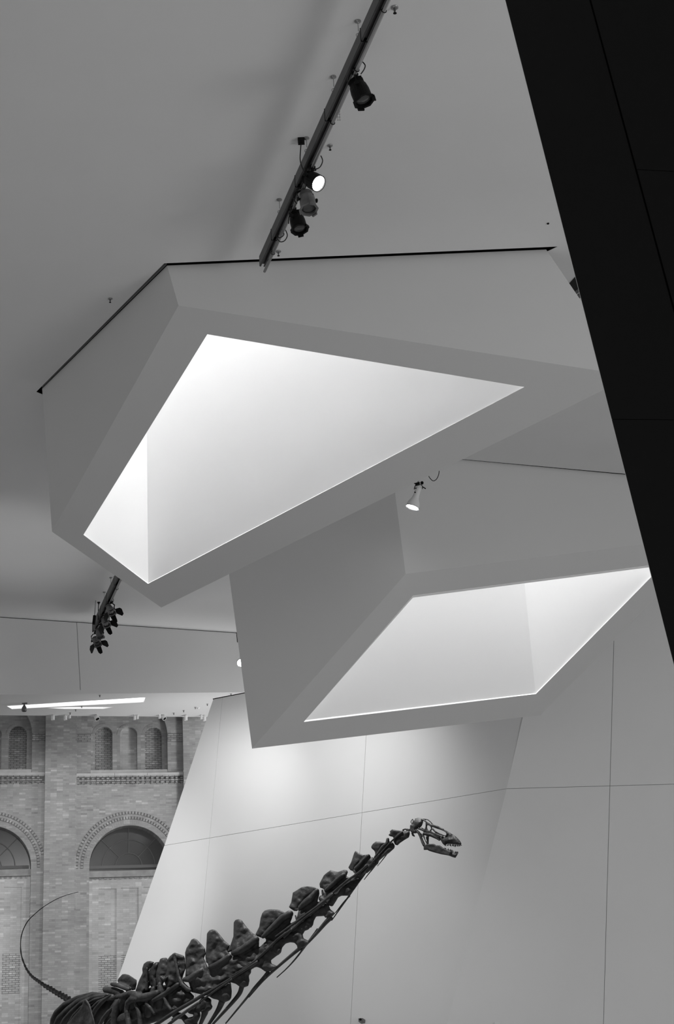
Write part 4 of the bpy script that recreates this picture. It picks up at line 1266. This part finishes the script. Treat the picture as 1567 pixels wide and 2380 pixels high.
rod(verts_[6], 'D', [(660, 1400), (580, 1500), (400, 1700), (300, 1830), (120, 2050), (-120, 2340)], 34, 12, 3)
rod(verts_[6], 'C', [(1567, 740), (1180, 990), (770, 1235), (450, 1420), (0, 1700)], 24, 24, -18)
rod(verts_[7], 'C', [(1275, 1190), (1225, 1330), (1080, 1510), (900, 1710), (700, 1930)], 44, 18, 2)
rod(verts_[7], 'C', [(1100, 1060), (760, 1290), (400, 1560), (0, 1800)], 16, 16, -20)
rod(verts_[8], 'C', [(915, 1460), (860, 1590), (780, 1720), (640, 1930)], 56, 22, 2)
rod(verts_[8], 'B', [(1700, 860), (1420, 1030), (1150, 1190), (820, 1410), (700, 1500)], 30, 34, -20)
rod(verts_[8], 'B', [(1600, 1020), (1400, 1150), (1150, 1330), (1000, 1450)], 26, 26, -22)
fused('back_vertebra', dino, [('p', 'C', [(560, 1380), (660, 1390), (722, 1440), (712, 1510), (742, 1560), (720, 1612), (630, 1680), (520, 1660), (400, 1620), (460, 1500)], 8, 8),
                              ('c', 'C', [(600, 1660, 60), (560, 1780, 40), (510, 1900, 32)], 8),
                              ('c', 'C', [(330, 1640, 50), (440, 1650, 60), (460, 1720, 60), (420, 1800, 60), (300, 1820, 50)], 12),
                              ('c', 'C', [(60, 1720, 60), (200, 1740, 50), (300, 1860, 60), (420, 1900, 50)], 14)], voxel=.0085)

# rib cage and shoulder blade
for k, (pts, r, d) in enumerate((
        ([(1160, 405), (900, 412), (640, 478), (400, 590), (250, 735), (188, 860), (172, 980), (200, 1200)], 42, 40),
        ([(1170, 415), (900, 440), (640, 540), (450, 690), (300, 840), (240, 980), (260, 1200)], 46, 30),
        ([(1180, 420), (950, 450), (700, 560), (520, 720), (390, 870), (340, 980), (340, 1200)], 34, 18),
        ([(1185, 430), (940, 500), (700, 640), (560, 790), (470, 940), (430, 1200)], 26, 10),
        ([(1195, 430), (1000, 550), (880, 670), (800, 800), (760, 960), (740, 1200)], 26, 0),
        ([(1230, 420), (1080, 530), (960, 670), (890, 800), (870, 960), (870, 1200)], 30, -4),
        ([(1320, 600), (1190, 720), (1090, 850), (1040, 960), (1000, 1200)], 28, -8),
        ([(1400, 490), (1340, 600), (1310, 780), (1300, 960), (1290, 1200)], 52, -4),
        ([(1300, 790), (1220, 860), (1150, 960), (1100, 1100)], 16, -10))):
    shp = [('c', 'A', [(x, y, r * (.6 if i == 0 else 1.3)) for i, (x, y) in enumerate(pts)], [d - 6 * math.sin(math.pi * i / (len(pts) - 1)) for i in range(len(pts))])]
    fused('rib', dino, shp, voxel=.009, smooth=10)
for k, (pts, r, d) in enumerate((
        ([(1180, 440), (900, 520), (640, 640), (440, 800), (330, 960), (300, 1200)], 60, 75),
        ([(1200, 460), (1000, 620), (800, 760), (650, 900), (560, 1200)], 60, 80),
        ([(1280, 480), (1120, 640), (1000, 800), (940, 1000), (930, 1200)], 62, 80),
        ([(1380, 560), (1250, 760), (1180, 980), (1150, 1200)], 62, 80),
        ([(1500, 600), (1450, 800), (1420, 1000), (1400, 1200)], 60, 78))):
    fused('rib', dino, [('c', 'A', [(x, y, r * 1.45) for x, y in pts], d)], voxel=.012)
fused('shoulder_blade', dino, [('p', 'A', [(745, 500), (785, 488), (830, 540), (860, 640), (905, 790), (945, 960), (960, 1100), (380, 1100), (440, 930), (560, 790), (690, 640)], 3, -18),
                               ('c', 'A', [(780, 510, 26), (845, 600, 18), (880, 720, 16), (920, 860, 16), (950, 1000, 18)], -20)], voxel=.007)
# breast and fore limbs down to the floor, below the view
for nm, a, b, c_, e in (('foreleg', V((-3.3, 17.5, 1.85)), V((-3.4, 17.6, 1.3)), V((-3.3, 17.3, .35)), V((-3.3, 17.1, .06))), ('foreleg', V((-2.4, 18.6, 1.85)), V((-2.4, 18.8, 1.3)), V((-2.4, 18.5, .35)), V((-2.4, 18.3, .06))),
                        ('hind_leg', V((-4.6, 21.6, 1.9)), V((-4.7, 21.2, 1.3)), V((-4.7, 21.7, .4)), V((-4.7, 21.5, .06))), ('hind_leg', V((-3.9, 22.4, 1.9)), V((-3.9, 22.0, 1.3)), V((-3.9, 22.5, .4)), V((-3.9, 22.3, .06)))):
    bm = bmesh.new(); ball_chain(bm, [(a, .13), (a * .5 + b * .5, .08), (b, .11), (b * .5 + c_ * .5, .06), (c_, .09), (e, .06)])
    for i in (-1, 0, 1): ball_chain(bm, [(e, .05), (e + V((i * .07, -.14, -.01)), .04)])
    link(nm, bm, BONE, dino, True)

# tail: separate vertebrae shrinking into the whip
tp = [(1300, 2280), (1150, 2170), (1000, 2080), (850, 1990), (700, 1900), (560, 1800), (450, 1720), (350, 1590), (290, 1460), (248, 1330), (230, 1180), (236, 1000), (275, 840), (370, 660), (520, 510), (680, 383), (900, 252), (1100, 170), (1335, 106)]
tr = [60, 52, 48, 44, 38, 33, 28, 23, 19, 15, 11, 10, 9, 8.5, 8, 7, 6.5, 5.5, 4]
tD = [22.8, 23.2, 23.7, 24.2, 24.7, 25.2, 25.7, 26.2, 26.6, 26.9, 27.1, 27.2, 27.2, 27.1, 26.9, 26.6, 26.2, 25.8, 25.4]
path = spline([bpt('T', x, y, 0, D) for (x, y), D in zip(tp, tD)], 24)
rad_ = []
for i in range(len(path)):
    f = i / 24.0; k = min(int(f), len(tr) - 2)
    rad_.append((tr[k] + (tr[k + 1] - tr[k]) * (f - k)) / 8.206 * tD[k] / FPX * 1.05)
i = 0
rnd = random.Random(5)
while i < len(path) - 3:
    r = rad_[i]
    want = max(r * 4.6, .2) if r > .02 else .34
    j = i + 1; l = 0
    while j < len(path) - 1 and l < want:
        l += (path[j] - path[j - 1]).length; j += 1
    seg_ = path[i:j]
    bm = bmesh.new()
    n = len(seg_)
    if r > .012:
        prof = [rad_[i + k] * (1.0 - .30 * math.sin(math.pi * k / (n - 1))) for k in range(n)]
        tube(bm, seg_, prof, 10)
        t_ = (seg_[-1] - seg_[0]).normalized()
        side_ = t_.cross((CAM - seg_[0]).normalized()).normalized()
        if side_.z < 0: side_ = -side_
        if r > .035:
            m0 = seg_[n // 2]
            ball_chain(bm, [(m0 + side_ * r * .5, r * .42), (seg_[1] + side_ * r * (.6 + .4 * rnd.random()) + t_ * r * .3, r * .36)], 8)
            ball_chain(bm, [(m0 - side_ * r * .5, r * .3), (seg_[-1] - side_ * r * .8, r * .28)], 8)
            ball_chain(bm, [(m0 + (CAM - m0).normalized() * r * .4, r * .4), (m0 + (CAM - m0).normalized() * r * 1.1 + side_ * r * .3, r * .3)], 8)
    else:
        tube(bm, seg_, [rad_[i + k] * (1.15 if k in (0, n - 1) else .95) for k in range(n)], 7)
    link('tail_vertebra', bm, BONE, dino, True)
    i = j - 1

# ------------------------------------------------------------------ skull and jaw
SK = []


def both(pts, d=6.5):
    SK.append(('c', 'G', pts, -d)); SK.append(('c', 'G', pts, d))


SK.append(('p', 'G', [(140, 390), (215, 372), (228, 290), (270, 248), (340, 230), (420, 250), (462, 300), (450, 350), (430, 405), (395, 445), (330, 480), (280, 510), (300, 595), (200, 595), (132, 530), (138, 430)], 7, 0))
SK.append(('c', 'G', [(200, 243, 8), (163, 300, 12), (160, 330, 10), (190, 362, 14)], 0)); SK.append(('c', 'G', [(208, 250, 8), (215, 310, 14), (200, 360, 16)], 0))
SK.append(('c', 'G', [(270, 245, 14), (340, 226, 16), (440, 245, 16), (520, 252, 14), (570, 262, 14), (630, 310, 14), (690, 375, 12)], 5))
both([(420, 252, 18), (500, 290, 18), (560, 335, 17), (640, 385, 18), (700, 398, 20), (780, 425, 28), (870, 465, 22), (950, 500, 18)], 6)
both([(535, 330, 20), (532, 420, 18), (518, 500, 24)])
both([(555, 375, 18), (615, 392, 16), (650, 430, 16), (660, 480, 14), (640, 525, 18)])
both([(545, 410, 14), (540, 470, 16), (565, 520, 16), (605, 545, 18)])
both([(650, 415, 18), (720, 440, 14), (800, 470, 15), (880, 495, 15), (950, 520, 15), (1015, 560, 15), (1040, 610, 16), (1020, 650, 16)])
both([(690, 490, 20), (740, 545, 18), (850, 600, 12), (930, 630, 12), (1000, 655, 14)])
both([(620, 545, 16), (720, 590, 14), (820, 635, 18), (930, 680, 22)])
SK.append(('p', 'G', [(870, 462), (1000, 518), (1100, 572), (1250, 668), (1345, 765), (1388, 832), (1385, 880), (1300, 870), (1200, 858), (1130, 850), (1040, 850), (985, 895), (930, 845), (880, 755), (845, 700), (940, 690), (1030, 660), (1055, 610), (1020, 552), (950, 505)], 7, 0))
both([(480, 600, 34), (560, 610, 44), (650, 630, 44), (730, 670, 40), (800, 715, 28), (850, 760, 18)], 4)
both([(520, 520, 40), (570, 560, 40), (640, 570, 36)], 4)
both([(660, 590, 24), (760, 640, 24), (850, 690, 22)], 5)
both([(290, 520, 30), (350, 580, 34), (385, 650, 32), (420, 740, 32), (450, 820, 36), (480, 880, 36)])
both([(560, 690, 38), (568, 780, 26), (570, 850, 24)], 4)
both([(470, 670, 16), (505, 760, 12), (545, 840, 14)], 4)
both([(350, 480, 22), (430, 505, 26), (500, 540, 30)], 4)
both([(400, 440, 7), (450, 470, 7), (505, 500, 8)], 6)
both([(330, 560, 12), (420, 620, 16), (480, 680, 20)], 3)
SK.append(('c', 'G', [(190, 590, 22), (210, 635, 26), (245, 662, 16)], 4))
skull = fused('skull', dino, SK, voxel=.0042, smooth=3)
JW = []
for d in (-7, 7):
    JW.append(('p', 'G', [(466, 895), (480, 862), (570, 850), (720, 847), (770, 880), (860, 884), (950, 945), (1050, 992), (1150, 1032), (1100, 1140), (900, 1105), (740, 1065), (600, 1022), (560, 997), (470, 1000)], 2.6, d))
JW.append(('p', 'G', [(1000, 975), (1150, 1034), (1230, 1072), (1305, 1092), (1242, 1192), (1170, 1172), (1080, 1136), (960, 1112)], 6, 0))
jaw = fused('lower_jaw', dino, JW, voxel=.0042, smooth=3)


def tooth(parent, x0, y0, x1, y1, r, d):
    bm = bmesh.new()
    a, b = bpt('G', x0, y0, d), bpt('G', x1, y1, d)
    tube(bm, [a, a + (b - a) * .6, b], [psize('G', x0, r), psize('G', x0, r * .85), psize('G', x0, r * .25)], 7)
    link('tooth', bm, BONE, parent, True)


ut = [(985, 875, 992, 905), (1008, 870, 1016, 905), (1045, 858, 1052, 900), (1075, 850, 1082, 890), (1105, 850, 1110, 900), (1130, 852, 1138, 925), (1165, 855, 1172, 910), (1195, 858, 1203, 920),
      (1222, 860, 1230, 928), (1250, 862, 1262, 915), (1278, 865, 1290, 912), (1302, 868, 1312, 915), (1326, 870, 1334, 910), (1350, 872, 1358, 905), (1372, 872, 1380, 893)]
for a in ut: tooth(skull, *a, 11, -5)
for a in ut[2::2]: tooth(skull, a[0] + 12, a[1] + 6, a[2] + 14, a[3] + 2, 9, 5)
lt = [(990, 975, 975, 940), (1010, 980, 1005, 948), (1062, 1000, 1068, 955), (1085, 1008, 1085, 985), (1112, 1020, 1122, 968), (1135, 1028, 1142, 985), (1160, 1038, 1165, 990), (1185, 1045, 1190, 1012), (1235, 1070, 1232, 1022), (1258, 1076, 1256, 1030), (1280, 1082, 1280, 1028), (1298, 1086, 1300, 1030)]
for a in lt: tooth(jaw, *a, 12, -4)

# the lit track lamp throws its light on the skeleton
g = on_pipe(388)
lamp_spot('track_lamp_light', at_pipe(741, 427, g, -.10) + (at_pipe(741, 427, g, -.10) - at_pipe(712, 411, g, .03)).normalized() * .06, P(720, 2130, 16.2), 7000, 50, .8, .1)
lamp_spot('neck_fill', (-5.0, 14.0, 14.6), P(600, 2170, 16.6), 17000, 46, .8, .15)  # unseen spot added high on the left to light the bones from above
